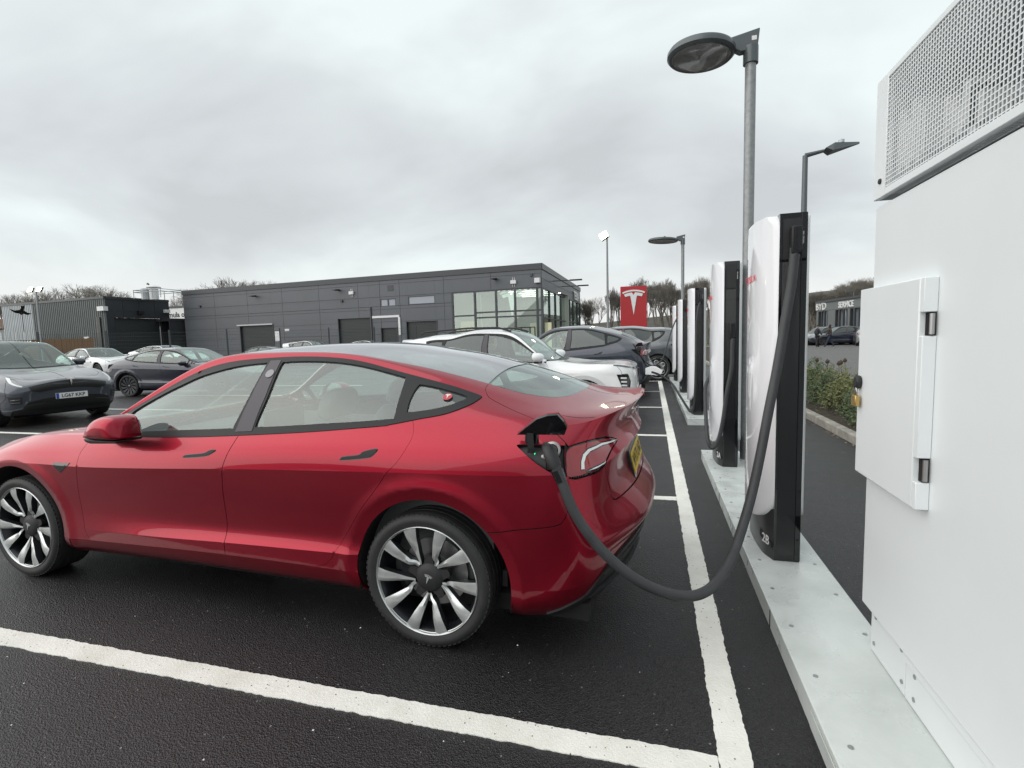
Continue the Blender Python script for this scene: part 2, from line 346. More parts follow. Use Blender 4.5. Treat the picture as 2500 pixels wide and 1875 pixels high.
def wts(u,n,M,sym=False):
    u=np.clip(u,0,n-1); i=np.minimum(u.astype(int),n-2); a=u-i; b=1-a
    I=np.eye(n)
    return (b[:,None]*I[i]+a[:,None]*I[i+1]+((b**3-b)/6)[:,None]*M[i]+((a**3-a)/6)[:,None]*M[i+1])
class Surf:
    def __init__(s,G,breaks):
        s.G=G;s.b=breaks;s.flare=[];s.nr,s.nc=G.shape[:2]
        nc=s.nc
        # S direction: mirror ends (y->-y) for smoothness across centre
        A=np.zeros((nc,nc));Bx=np.zeros((nc,nc))
        for i in range(1,nc-1):
            A[i,i-1]=1;A[i,i]=4;A[i,i+1]=1;Bx[i,i-1]=6;Bx[i,i]=-12;Bx[i,i+1]=6
        Ao=A.copy();Bo=Bx.copy();Ao[0,0]=Ao[-1,-1]=1
        Ae=A.copy();Be=Bx.copy()
        Ae[0,0]=4;Ae[0,1]=2;Be[0,0]=-12;Be[0,1]=12
        Ae[-1,-1]=4;Ae[-1,-2]=2;Be[-1,-1]=-12;Be[-1,-2]=12
        s.Mo=np.linalg.solve(Ao,Bo);s.Me=np.linalg.solve(Ae,Be)
        s.T=[]
        for a,b in zip(breaks[:-1],breaks[1:]):
            n=b-a+1; s.T.append((a,b,spl(n)))
        # last segment: symmetric at centre line
        a,b,_=s.T[-1];n=b-a+1
        A=np.zeros((n,n));Bx=np.zeros((n,n))
        for i in range(1,n-1):
            A[i,i-1]=1;A[i,i]=4;A[i,i+1]=1;Bx[i,i-1]=6;Bx[i,i]=-12;Bx[i,i+1]=6
        A[0,0]=1;A[-1,-1]=1
        s.Tlo=np.linalg.solve(A,Bx)
        A=A.copy();Bx=Bx.copy();A[-1,-1]=4;A[-1,-2]=2;Bx[-1,-1]=-12;Bx[-1,-2]=12
        s.Tle=np.linalg.solve(A,Bx)
    def ev(s,S,T):
        S=np.asarray(S,float).ravel();T=np.clip(np.asarray(T,float).ravel(),0,s.nr-1)
        we=wts(S,s.nc,s.Me);wo=wts(S,s.nc,s.Mo)
        out=np.zeros((len(S),3))
        for k,(a,b,M) in enumerate(s.T):
            last=k==len(s.T)-1
            m=(T>=a)&((T<b) if not last else (T<=b))
            if not m.any(): continue
            g=s.G[a:b+1]
            for c in range(3):
                Mt=M
                if last: Mt=s.Tlo if c==1 else s.Tle
                wt=wts(T[m]-a,b-a+1,Mt)
                ws=(wo if c==1 else we)[m]
                out[m,c]=np.einsum('ij,jk,ik->i',wt,g[:,:,c],ws)
        for cx,cz,r0,A,B in s.flare:
            r=np.hypot(out[:,0]-cx,out[:,2]-cz); m=(T<6.6)
            g=np.clip((r0+.075-r)/.075,0,1); g=g*g*(3-2*g); bump=A*g-B*np.clip((r0-r)/.05,0,1.2)
            fade=np.clip((6.6-T)/1.0,0,1)
            out[:,1]+=np.where(m,bump*fade,0)
        return out
    def nrm(s,S,T,h=.02):
        S=np.asarray(S,float).ravel();T=np.asarray(T,float).ravel()
        S0=np.clip(S-h,0,s.nc-1);S1=np.clip(S+h,0,s.nc-1)
        seg=np.zeros(len(T),int)
        for k,(a,b,_) in enumerate(s.T): seg[T>=a]=k
        lo=np.array([x[0] for x in s.T])[seg];hi=np.array([x[1] for x in s.T])[seg]-1e-6
        T0=np.maximum(T-h,lo);T1=np.minimum(T+h,hi)
        ds=s.ev(S1,T)-s.ev(S0,T);dt=s.ev(S,T1)-s.ev(S,T0)
        n=np.cross(ds,dt);l=np.linalg.norm(n,axis=1,keepdims=True);l[l<1e-12]=1
        return n/l
SU=Surf(M3,BREAKS)
SU.flare=[(-.03,.335,.447,.007,.012),(2.875,.335,.452,.007,.012)]
# ------------------------------------------------------------------ car bodies: a spline surface cut into panels
STEPK = 1.0
AS, AT = .42, .10            # rough metres per unit of the two surface parameters
def pip(poly, X, Y):
    "vectorised point in polygon"
    poly = np.asarray(poly); x0, y0 = poly[:, 0], poly[:, 1]; x1, y1 = np.roll(x0, -1), np.roll(y0, -1)
    c = np.zeros(len(X), bool)
    for a, b, p, q in zip(x0, y0, x1, y1):
        if b == q: continue
        m = ((b > Y) != (q > Y)) & (X < (p-a)*(Y-b)/(q-b)+a); c ^= m
    return c
def dens(pts, d=.03, closed=True):
    out = []; n = len(pts)
    for i in range(n if closed else n-1):
        a = np.array(pts[i], float); b = np.array(pts[(i+1) % n], float)
        l = np.hypot((b[0]-a[0])*AS, (b[1]-a[1])*AT); k = max(1, int(math.ceil(l/d)))
        for j in range(k): out.append(tuple(a+(b-a)*j/k))
    if not closed: out.append(tuple(pts[-1]))
    return out
def smooth2(pts, k=4, closed=False):
    return [(v[0], v[1]) for v in cat_rom([(a*AS, b*AT, 0) for a, b in pts], k, closed)] if False else [(v[0]/AS, v[1]/AT) for v in cat_rom([(a*AS, b*AT, 0) for a, b in pts], k, closed)]
def inset2(poly, d):
    "shrink a closed outline by d metres in the parameter plane"
    P = np.array(poly)*[AS, AT]; A = np.sum(P[:, 0]*np.roll(P[:, 1], -1)-np.roll(P[:, 0], -1)*P[:, 1])
    e = np.roll(P, -1, 0)-P; l = np.hypot(e[:, 0], e[:, 1]); l[l < 1e-9] = 1e-9; nrm = np.stack([-e[:, 1], e[:, 0]], 1)/l[:, None]*(1 if A > 0 else -1)
    nv = nrm+np.roll(nrm, 1, 0); ln = np.hypot(nv[:, 0], nv[:, 1]); ln[ln < .35] = .35
    nv = nv/ln[:, None]
    return [tuple(q) for q in (P+nv*d)/[AS, AT]]
def panel_data(S, outline, holes=(), step=None, off=0., inset=.0018, flange=.014, fine=.03, seamtop=True):
    step = step or (.13*STEPK, .16*STEPK)
    if inset: outline = inset2(dens(outline, fine), inset)
    else: outline = dens(outline, fine)
    O = np.array(outline); V = []; E = []
    def ring(pts):
        b = len(V); n = len(pts); V.extend(pts); E.extend([(b+i, b+(i+1) % n) for i in range(n)])
    ring(outline)
    for h in holes: ring(dens(h, fine))
    s0, s1, t0, t1 = O[:, 0].min(), O[:, 0].max(), O[:, 1].min(), O[:, 1].max()
    gs = np.arange(math.floor(s0/step[0]), s1/step[0]+1)*step[0]; gt = list(np.arange(math.floor(t0/step[1]), t1/step[1]+1)*step[1])
    for b in S.b:
        if t0 < b < t1: gt = [g for g in gt if abs(g-b) > step[1]*.45]+[float(b), b-1e-4]
    gt = np.array(sorted(gt))
    X, Y = np.meshgrid(gs, gt); X = X.ravel(); Y = Y.ravel()
    m = pip(outline, X, Y)
    for h in holes: m &= ~pip(h, X, Y)
    # drop grid points too close to an outline point
    B = np.array(V)*[AS, AT]; G = np.stack([X, Y], 1)*[AS, AT]
    idx = np.where(m)[0]; keep = []
    for k in range(0, len(idx), 400):
        g = G[idx[k:k+400]]; dd = ((g[:, None]-B[None])**2).sum(-1).min(1); keep.append(dd > (.4*min(step[0]*AS, step[1]*AT))**2)
    if keep: idx = idx[np.concatenate(keep)]
    V = V+[(X[i], Y[i]) for i in idx]
    vs, _, fs, _, _, _ = geometry.delaunay_2d_cdt([Vector((a*AS, b*AT)) for a, b in V], E, [], 0, 1e-6)
    P2 = np.array([(v.x/AS, v.y/AT) for v in vs]); F = np.array([f for f in fs if len(f) == 3])
    cen = P2[F].mean(1); k = pip(outline, cen[:, 0], cen[:, 1])
    for h in holes: k &= ~pip(h, cen[:, 0], cen[:, 1])
    F = F[k]; cen = cen[k]
    a = P2[F]; area = (a[:, 1, 0]-a[:, 0, 0])*(a[:, 2, 1]-a[:, 0, 1])-(a[:, 2, 0]-a[:, 0, 0])*(a[:, 1, 1]-a[:, 0, 1])
    F = F[np.abs(area) > 1e-7]; cen = cen[np.abs(area) > 1e-7]
    par = list(range(len(P2)))
    def fnd(i):
        while par[i] != i: par[i] = par[par[i]]; i = par[i]
        return i
    for f in F.tolist():
        a_, b_, c_ = fnd(f[0]), fnd(f[1]), fnd(f[2]); par[b_] = a_; par[fnd(c_)] = a_
    roots = np.array([fnd(f[0]) for f in F.tolist()]); u_, cn_ = np.unique(roots, return_counts=True)
    if len(u_) > 1: kk = np.isin(roots, u_[cn_ >= 40 if cn_.max() >= 40 else cn_ == cn_.max()]); F = F[kk]; cen = cen[kk]
    P = S.ev(P2[:, 0], P2[:, 1]); Nn = S.nrm(P2[:, 0], P2[:, 1]); P = P+Nn*off
    # corner normals nudged into each face, so creases stay crisp
    q = P2[F]*.96+cen[:, None]*.04
    CN = S.nrm(q[..., 0].ravel(), q[..., 1].ravel()).reshape(len(F), 3, 3)
    # orient faces outward
    fn = np.cross(P[F[:, 1]]-P[F[:, 0]], P[F[:, 2]]-P[F[:, 0]]); flip = (fn*CN.mean(1)).sum(1) < 0
    F[flip] = F[flip][:, ::-1]; CN[flip] = CN[flip][:, ::-1]
    return P, Nn, P2, F, CN
def panel_mesh(name, D, flange=.014, mirror=False, both=False, m=None):
    P, Nn, P2, F, CN = D
    P = P.copy(); cl = (P2[:, 1] > 12.995) | (P2[:, 0] < .02) | (P2[:, 0] > 16.98) if both else P2[:, 1] > 99; P[cl, 1] = 0
    V = P.tolist(); faces = F.tolist(); ln = CN.reshape(-1, 3).tolist()
    if flange:
        cnt = {}
        for f in faces:
            for i in range(3): 
                a, b = f[i], f[(i+1) % 3]; cnt[(a, b)] = 1
        be = [(a, b) for (a, b) in cnt if (b, a) not in cnt and not (cl[a] and cl[b])]
        mp_ = {}
        for a, b in be:
            for q in (a, b):
                if q not in mp_: mp_[q] = len(V); V.append((P[q]-Nn[q]*flange).tolist())
        for a, b in be:
            faces.append([b, a, mp_[a], mp_[b]])
            e1 = P[b]-P[a]; nn = np.cross(e1, Nn[a]); l = np.linalg.norm(nn); nn = nn/l if l > 1e-9 else Nn[a]
            ln += [nn.tolist()]*4
    def mir(V, faces, ln, base=0):
        V2 = [[v[0], -v[1], v[2]] for v in V]; f2 = []; l2 = []; k = 0; nb = len(P2); idm = lambda i: (i if base and i < nb and cl[i] else i+base)
        for f in faces:
            n = len(f); f2.append([idm(i) for i in f[::-1]]); seg = ln[k:k+n][::-1]; k += n
            l2 += [[a[0], -a[1], a[2]] for a in seg]
        return V2, f2, l2
    if mirror: V, faces, ln = mir(V, faces, ln)
    if both:
        V2, f2, l2 = mir(V, faces, ln, len(V)); V = V+V2; faces = faces+f2; ln = ln+l2
    me = bpy.data.meshes.new(name); me.from_pydata(V, [], faces)
    if m: me.materials.append(m)
    me.polygons.foreach_set('use_smooth', [True]*len(me.polygons)); me.normals_split_custom_set(ln)
    return me
def panel(S, name, m, parent, outline, holes=(), side=True, both=False, flange=.014, **kw):
    "side=True builds the left panel and its mirror image as two objects; both=True one object across the centre line"
    D = panel_data(S, outline, holes, **kw); out = []
    if both: return [link(name, panel_mesh(name, D, flange, both=True, m=m), parent)]
    out.append(link(name, panel_mesh(name, D, flange, m=m), parent))
    if side: out.append(link(name, panel_mesh(name, D, flange, mirror=True, m=m), parent))
    return out
def inverse(S, pts, smin, smax, tmax=8.2):
    "surface parameters of side-view points (x, z)"
    s = np.linspace(smin, smax, 260); t = np.linspace(0, tmax, 260); SS, TT = np.meshgrid(s, t); P = S.ev(SS, TT); out = []
    for x, z in pts:
        k = np.argmin((P[:, 0]-x)**2+(P[:, 2]-z)**2); a, b = SS.ravel()[k], TT.ravel()[k]; da, db = s[1]-s[0], t[1]-t[0]
        for _ in range(3):
            A_, B_ = np.meshgrid(np.linspace(a-da, a+da, 9), np.clip(np.linspace(b-db, b+db, 9), 0, tmax)); Q = S.ev(A_, B_); j = np.argmin((Q[:, 0]-x)**2+(Q[:, 2]-z)**2)
            a, b = A_.ravel()[j], B_.ravel()[j]; da /= 4; db /= 4
        out.append((a, b))
    return out
def arch(S, cx, cz, r, smin, smax, n=64):
    a0, a1 = R(-19), R(199)
    pts = [(cx+r*math.cos(a0+(a1-a0)*i/n), cz+r*math.sin(a0+(a1-a0)*i/n)) for i in range(n+1)]
    L_ = inverse(S, pts, smin, smax)
    return L_+[(L_[-1][0]-.02, -.3), (L_[0][0]+.02, -.3)] if L_[0][0] > L_[-1][0] else L_+[(L_[-1][0]+.02, -.3), (L_[0][0]-.02, -.3)]
def ribbon(S, name, m, parent, pts, width, off=.002, side=True, lens=.35):
    "raised strip along a line on the body"
    pts = dens(pts, .03, closed=False); P = S.ev([a for a, b in pts], [b for a, b in pts]); Nn = S.nrm([a for a, b in pts], [b for a, b in pts])
    for sg in ((1, -1) if side else (1,)):
        b = MB(); vs = []
        for i in range(len(P)):
            t = P[min(i+1, len(P)-1)]-P[max(i-1, 0)]; c = np.cross(t, Nn[i]); c /= np.linalg.norm(c)
            wd = width*min(1, lens*2*min(i, len(P)-1-i)+.25) if lens else width
            for k in (-1, 1): q = P[i]+Nn[i]*off+c*k*wd/2; vs.append((q[0], q[1]*sg, q[2]))
            for k in (-1, 1): q = P[i]-Nn[i]*.004+c*k*wd/2; vs.append((q[0], q[1]*sg, q[2]))
        fs = []
        for i in range(len(P)-1):
            o = i*4; n = o+4; fs += [(o, n, n+1, o+1), (o, o+2, n+2, n), (o+1, n+1, n+3, o+3)]
        fs += [(0, 1, 3, 2), (len(vs)-4, len(vs)-2, len(vs)-1, len(vs)-3)]
        b.add(vs, fs).build(name, m, parent)
# ------------------------------------------------------------------ wheels
def spoke_pair_wheel(parent, x, y, sg, rot=0., tyre_r=.3355, rim_r=.2645, width=.235, style='pairs', steer=0.):
    "one wheel with its tyre, rim, spokes, brake disc; its outer face looks along +y*sg"
    wl = bpy.data.objects.new('wheel', None); col.objects.link(wl); wl.parent = parent; wl.location = (x, y, TYRE); wl.rotation_euler = (0, 0, steer+(0 if sg > 0 else math.pi)); wl.empty_display_size = .1
    tyre_r = TYRE
    if style in WHEELS:
        for me, nm in WHEELS[style]: link(nm, me, wl)
        return wl
    out = []
    W2 = width/2; fy = W2                 # outer face at y = +W2 - origin is the outer tyre plane
    b = MB()      # tyre: tread grooves and sidewall
    pr = [(rim_r-.006, -.012), (rim_r+.002, -.004), (rim_r+.010, -.001), (rim_r+.022, .0035), (tyre_r-.028, .004), (tyre_r-.016, -.002), (tyre_r-.007, -.012), (tyre_r-.002, -.022)]
    y = -.03
    while y > -width+.03:
        pr += [(tyre_r, y), (tyre_r, y-.030), (tyre_r-.007, y-.031), (tyre_r-.007, y-.038)]; y -= .039
    pr += [(tyre_r-.003, -width+.022), (tyre_r-.016, -width+.002), (rim_r+.02, -width), (rim_r-.006, -width+.01)]
    b.lathe(pr, 96)
    # shoulder blocks
    for i in range(72):
        a = 2*math.pi*i/72; c, s_ = math.cos(a), math.sin(a)
        mt = Matrix(((c, 0, -s_, 0), (0, 1, 0, 0), (s_, 0, c, 0), (0, 0, 0, 1)))
        b.box(tyre_r-.016, tyre_r-.0035, -.029, -.009, -.009, .009, mtx=mt)
    out.append((b.mesh('tyre', M['tyre'], 40), 'tyre'))
    b = MB(); b.lathe([(rim_r-.008, -.010), (rim_r-.006, -.003), (rim_r-.003, .0005), (rim_r, -.003), (rim_r-.002, -.010), (rim_r-.010, -.014)], 96)
    out.append((b.mesh('rim', M['alloy'] if style != 'turbine' else M['alloyd'], 40), 'rim'))
    b = MB(); b.lathe([(rim_r-.006, -.012), (rim_r-.022, -.03), (rim_r-.030, -.09), (rim_r-.034, -width+.02), (.05, -width+.02)], 64)
    out.append((b.mesh('rim_barrel', M['barrel'], 40), 'rim_barrel'))
    b = MB(); b.lathe([(.0, -.105), (.075, -.105), (.08, -.12), (.168, -.12), (.168, -.145), (.0, -.145)], 48)
    for i in range(30):
        a = 2*math.pi*i/30; b.cyl((.125*math.cos(a), -.1195, .125*math.sin(a)), (.125*math.cos(a), -.1185, .125*math.sin(a)), .004, n=6)
    out.append((b.mesh('brake_disc', M['steel'], 30), 'brake_disc'))
    b = MB()
    cal = [(.10*math.cos(R(a)), .10*math.sin(R(a))) for a in range(-28, 29, 8)]+[(.178*math.cos(R(a)), .178*math.sin(R(a))) for a in range(28, -29, -8)]
    b.prism(cal, -.10, -.155, 'xz'); out.append((b.mesh('brake_caliper', M['alloyd'], 30), 'brake_caliper'))
    if style == 'pairs':
        # five pairs of twisted blades, V roots near the hub; machined faces over dark pockets
        for k in range(5):
            base = R(57)+rot-2*math.pi*k/5 if False else R(54)+rot+2*math.pi*k/5
            face = MB(); under = MB()
            for sgn, tip, wt in ((1, 19.0, .068), (-1, -16.0, .064)):
                if sgn > 0: ctrl = [(.074, base+R(3), .014), (.12, base+R(11.5), .024), (.18, base+R(16.5), .044), (rim_r-.006, base+R(tip), wt)]
                else: ctrl = [(.074, base-R(3), .014), (.098, base-R(7), .018), (.118, base-R(14.5), .026), (.18, base-R(15.6), .044), (rim_r-.006, base+R(tip), wt)]
                cc = [Vector((r*math.cos(a), r*math.sin(a), w_)) for r, a, w_ in ctrl]; cp = []
                for i in range(len(cc)-1): cp += [cc[i].lerp(cc[i+1], j/4) for j in range(4)]
                cp.append(cc[-1])
                n = len(cp); vs = []
                for i, q in enumerate(cp):
                    t = (cp[min(i+1, n-1)]-cp[max(i-1, 0)]); t.z = 0; t.normalize(); c = Vector((-t.y, t.x, 0)); f = i/(n-1)
                    yo = -.040+.034*min(1, f*1.25)**1.4            # dished towards the hub
                    tw = .010*(1-f)*sgn
                    a = q-c*q.z/2; b_ = q+c*q.z/2
                    vs += [(a.x, yo-tw*.5-.004, a.y), (q.x-c.x*q.z*.1*sgn, yo+.002, q.y-c.y*q.z*.1*sgn), (b_.x, yo+tw*.5-.004, b_.y), (b_.x-c.x*.004, yo-.040, b_.y-c.y*.004), (a.x+c.x*.004, yo-.040, a.y+c.y*.004)]
                fs = []; fu = []
                for i in range(n-1):
                    o = i*5; m_2 = o+5
                    fs += [(o, o+1, m_2+1, m_2), (o+1, o+2, m_2+2, m_2+1)]; fu += [(o+2, o+3, m_2+3, m_2+2), (o+3, o+4, m_2+4, m_2+3), (o+4, o, m_2, m_2+4)]
                face.add(vs, fs); under.add(vs, fu)
            me = face.mesh('spoke', M['alloy'], 40, fix=False); bm = bmesh.new(); bm.from_mesh(me)
            bmesh.ops.recalc_face_normals(bm, faces=bm.faces)
            if sum(f.normal.y for f in bm.faces) < 0: bmesh.ops.reverse_faces(bm, faces=bm.faces)
            bm.to_mesh(me); bm.free()
            out.append((me, 'spoke')); out.append((under.mesh('spoke_side', M['alloyd'], 40), 'spoke_side'))
        # dark star between the pairs
        b = MB(); pts = []
        for k in range(5):
            a = R(54)+rot+2*math.pi*k/5
            pts += [(.055*math.cos(a), .055*math.sin(a)), (.108*math.cos(a+R(27)), .108*math.sin(a+R(27))), (.112*math.cos(a+R(36)), .112*math.sin(a+R(36))), (.108*math.cos(a+R(45)), .108*math.sin(a+R(45)))]
        b.prism(pts, -.045, -.075, 'xz'); out.append((b.mesh('spoke_web', M['plastic']), 'spoke_web'))
    elif style == 'turbine':
        for k in range(12):
            a0 = 2*math.pi*k/12
            cp = [(.06, a0), (.12, a0+R(6)), (.19, a0+R(13)), (rim_r-.01, a0+R(18))]; vs = []
            for i, (r, a) in enumerate(cp):
                wd = .008+.012*i
                for d_, yy in ((-1, -.012), (1, -.012), (1, -.04), (-1, -.04)):
                    vs.append((r*math.cos(a)-d_*wd*math.sin(a), yy-.014*(1-i/3), r*math.sin(a)+d_*wd*math.cos(a)))
            fs = [(i*4+j, i*4+(j+1) % 4, i*4+4+(j+1) % 4, i*4+4+j) for i in range(3) for j in range(4)]
            b = MB().add(vs, fs); out.append((b.mesh('spoke', M['alloyd'], 40), 'spoke'))
    elif style == 'hexes':
        for k in range(5):
            a0 = 2*math.pi*k/5; b = MB(); hexp = [(.155+.055*math.cos(R(60*i)), .055*math.sin(R(60*i))) for i in range(6)]
            for i in range(6):
                (p, q), (p2, q2) = hexp[i], hexp[(i+1) % 6]; c, s_ = math.cos(a0), math.sin(a0)
                b.tube([(p*c-q*s_, -.012, p*s_+q*c), (p2*c-q2*s_, -.012, p2*s_+q2*c)], .0085, 6)
            out.append((b.mesh('spoke', M['alloy'], 40), 'spoke'))
    cap_r = .062
    b = MB(); b.lathe([(.0, -.028), (cap_r*.55, -.029), (cap_r, -.036), (cap_r+.012, -.05), (cap_r+.012, -.08)], 32)
    out.append((b.mesh('hub_cap', M['plastic'], 40), 'hub_cap'))
    if style in ('pairs', 'turbine'):
        b = MB()
        for poly in emblem_polys(): b.prism([(x*.042, z*.042) for x, z in poly], -.0285, -.0255, 'xz', mtx=Matrix.Rotation(R(-18), 4, 'Y'))
        me = b.mesh('emblem', M['alloy'])
        for v in me.vertices: v.co.x = v.co.x
        out.append((me, 'emblem'))
    WHEELS[style] = out
    for me, nm in out: link(nm, me, wl)
    return wl
WHEELS = {}
TYRE = .327
def wheel_well(parent, cx, y, r=.40, wr=.335):
    for sg in (1, -1):
        b = MB(); n = 20; vs = []
        for i in range(n+1):
            a = R(-14)+R(208)*i/n
            for yy in (y-.012, y-.34): vs.append((cx+r*math.cos(a), sg*yy, wr+r*math.sin(a)))
        fs = [(2*i, 2*i+1, 2*i+3, 2*i+2) for i in range(n)]
        b.add(vs, fs); b.add([vs[i] for i in range(1, 2*n+2, 2)], [tuple(range(n+1))])
        b.build('wheel_liner', M['liner'], parent, fix=False)
def seat(parent, x, y, z, m, wd=.50, back=.62):
    o = bpy.data.objects.new('seat', None); col.objects.link(o); o.parent = parent; o.location = (x, y, z)
    b = MB(); b.box(-.05, .48, -wd/2, wd/2, .0, .16, Matrix.Rotation(R(-6), 4, 'Y')); b.build('seat_cushion', m, o, bevel=.05, seg=3)
    b = MB(); mt = Matrix.Rotation(R(-22), 4, 'Y')
    prof = [(-.5, 0), (-.52, .25), (-.40, back-.06), (-.26, back), (.26, back), (.40, back-.06), (.52, .25), (.5, 0)]
    b.prism([(a*wd, c) for a, c in prof], -.06, .06, 'yz', mtx=mt); b.build('seat_back', m, o, bevel=.045, seg=3)
    b = MB(); b.prism([(a*.30, c) for a, c in [(-.5, back+.02), (-.5, back+.14), (-.34, back+.20), (.34, back+.20), (.5, back+.14), (.5, back+.02)]], -.045, .045, 'yz', mtx=mt); b.build('headrest', m, o, bevel=.035, seg=3)
    return o
def interior(root, m, xs=(1.28, .42), z=.42, wheel_side=-1, dash_x=1.95):
    MB().box(-.35, 2.2, -.72, .72, .26, .34).build('cabin_floor', M['dash'], root)
    for sg in (1, -1): MB().box(-.30, 2.1, sg*.74-.02, sg*.74+.02, .30, .84).build('door_card', M['seat'], root)
    seat(root, xs[0]-.2, .37, z, m); seat(root, xs[0]-.2, -.37, z, m)
    seat(root, xs[1]-.25, .38, z+.02, m, .46, .56); seat(root, xs[1]-.25, -.38, z+.02, m, .46, .56)
    MB().box(-.62, -.05, -.62, .62, .80, .86).build('parcel_shelf', M['dash'], root)
    MB().prism([(dash_x-.28, .62), (dash_x-.30, .80), (dash_x-.18, .875), (dash_x+.35, .89), (dash_x+.35, .62)], -.70, .70, 'xz').build('dashboard', M['dash'], root, bevel=.02)
    b = MB(); b.lathe([(.175, -.013), (.188, 0), (.175, .013), (.162, 0), (.175, -.013)], 28, 'x'); b.box(-.01, .01, -.17, .17, -.02, .02)
    o = b.build('steering_wheel', M['plastic'], root, smooth=True); o.location = (xs[0]+.33, wheel_side*.37, .80); o.rotation_euler = (0, R(24), 0)
    MB().box(dash_x-.40, dash_x-.385, -.19, .19, .80, 1.0).build('touch_screen', M['gloss'], root)
# ------------------------------------------------------------------ the saloon (all copies share these meshes)
K = dict(
 dlo=[(5.93, 8.25), (5.983, 9.75), (6.15, 9.98), (6.6, 10.0), (7.102, 10.0), (7.612, 9.985), (8.099, 9.978), (8.561, 9.978), (8.926, 9.965), (9.436, 9.965), (10.093, 9.94), (10.75, 9.93), (11.212, 9.92), (11.528, 9.86), (11.70, 9.80), (11.755, 9.70), (11.625, 9.17), (11.285, 8.545), (10.85, 8.22), (10.5, 8.06), (10.2, 8.0), (9.9, 8.0), (9.339, 8.0), (8.707, 8.0), (8.147, 8.0), (7.296, 8.0), (6.348, 8.0), (6.05, 8.0)],
 paneF=[(6.30, 8.26), (6.27, 8.9), (6.28, 9.55), (6.40, 9.70), (6.712, 9.70), (6.931, 9.68), (7.15, 9.70), (7.418, 9.70), (7.807, 9.75), (8.12, 9.765), (8.172, 9.70), (8.147, 8.91), (8.06, 8.24), (8.00, 8.175), (7.247, 8.185), (6.42, 8.22)],
 sail=[(6.05, 8.38), (6.07, 9.45), (6.17, 9.62), (6.205, 8.9), (6.225, 8.28)],
 paneR=[(8.37, 9.68), (8.42, 9.76), (8.585, 9.775), (8.95, 9.775), (9.193, 9.775), (9.631, 9.775), (9.947, 9.77), (10.30, 9.75), (10.365, 9.68), (10.433, 8.962), (10.462, 8.32), (10.40, 8.235), (9.874, 8.19), (9.315, 8.185), (8.804, 8.175), (8.40, 8.178), (8.345, 8.24), (8.391, 8.884)],
 paneQ=[(10.652, 8.571), (10.628, 9.066), (10.652, 9.509), (10.725, 9.613), (11.114, 9.639), (11.528, 9.535), (11.358, 9.066), (11.041, 8.701), (10.701, 8.519)],
 pillar=[(8.205, 9.84), (8.345, 9.84), (8.367, 8.884), (8.318, 8.08), (8.10, 8.08), (8.178, 8.91)],
 cutA=[(5.74, 8.0), (5.642, 7.347), (5.569, 6.826), (5.525, 5.94), (5.45, 4.637), (5.472, 3.491), (5.53, 2.6), (5.618, 2.0)],
 cutB=[(8.147, 8.0), (8.11, 7.399), (8.035, 6.513), (7.99, 5.888), (7.953, 5.158), (7.928, 4.377), (7.912, 3.7), (7.904, 2.9), (7.900, 2.0)],
 cutC=[(10.80, 8.185), (10.865, 7.737), (10.83, 7.216), (10.628, 6.357), (10.312, 5.653), (9.947, 4.976), (9.63, 4.142), (9.45, 3.3), (9.36, 2.7), (9.25, 2.25), (9.12, 2.06), (8.974, 2.0)],
 glassedge=[(5.75, 10.55), (6.3, 10.62), (6.9, 10.68), (7.5, 10.68), (8.0, 10.80), (9.0, 10.84), (9.9, 10.89), (10.6, 11.0), (11.236, 11.02), (11.722, 11.046)],
 rearglass=[(11.722, 11.046), (12.33, 11.098), (12.75, 11.25), (13.06, 11.411), (13.35, 11.72), (13.50, 12.2), (13.571, 13.0)],
 lidseam=[(11.722, 11.046), (11.74, 10.551), (11.80, 10.10), (11.92, 9.78), (12.355, 9.40), (12.78, 8.98), (13.16, 8.415), (13.52, 7.72), (13.85, 7.24)],
 bumpseam=[(12.039, 4.533), (12.598, 4.637), (13.133, 4.689), (13.571, 4.741), (13.741, 4.872), (13.85, 5.158), (13.88, 5.497), (13.90, 5.90)],
 lens=[(13.863, 5.92), (13.87, 6.357), (13.89, 6.826), (13.97, 7.04), (14.155, 7.10), (14.471, 7.11), (14.835, 7.05), (15.225, 6.91), (15.492, 6.70), (15.662, 6.487), (15.346, 6.305), (15.103, 6.09), (15.01, 5.95), (14.787, 5.888), (14.373, 5.89), (14.082, 5.87)],
 lensbar=[(15.64, 6.50), (15.50, 6.63), (15.03, 6.82), (14.54, 6.81), (14.37, 6.67), (14.28, 6.40), (14.24, 6.10), (14.34, 6.07), (14.37, 6.32), (14.45, 6.52), (14.60, 6.655), (15.03, 6.68), (15.42, 6.54)],
 lensbar2=[(14.36, 6.03), (14.641, 6.075), (15.054, 6.08), (15.0, 6.0), (14.714, 5.975), (14.398, 5.985)],
 port=[(12.70, 7.22), (12.866, 7.25), (13.4, 7.20), (13.80, 7.14), (13.86, 7.02), (13.85, 6.357), (13.845, 5.93), (13.60, 6.0), (13.157, 6.487), (12.817, 7.0)],
 blackline=[(13.2, 0), (13.6, .55), (13.96, 1.016), (14.446, 1.329), (14.811, 1.928), (15.103, 2.35), (15.371, 2.605), (15.784, 2.85), (16.4, 3.0), (17, 3.05)],
 lidlow=[(15.01, 5.95), (15.08, 5.367), (15.12, 4.976), (15.25, 4.79), (15.614, 4.689), (16.149, 4.60), (16.635, 4.56), (17, 4.55)],
)
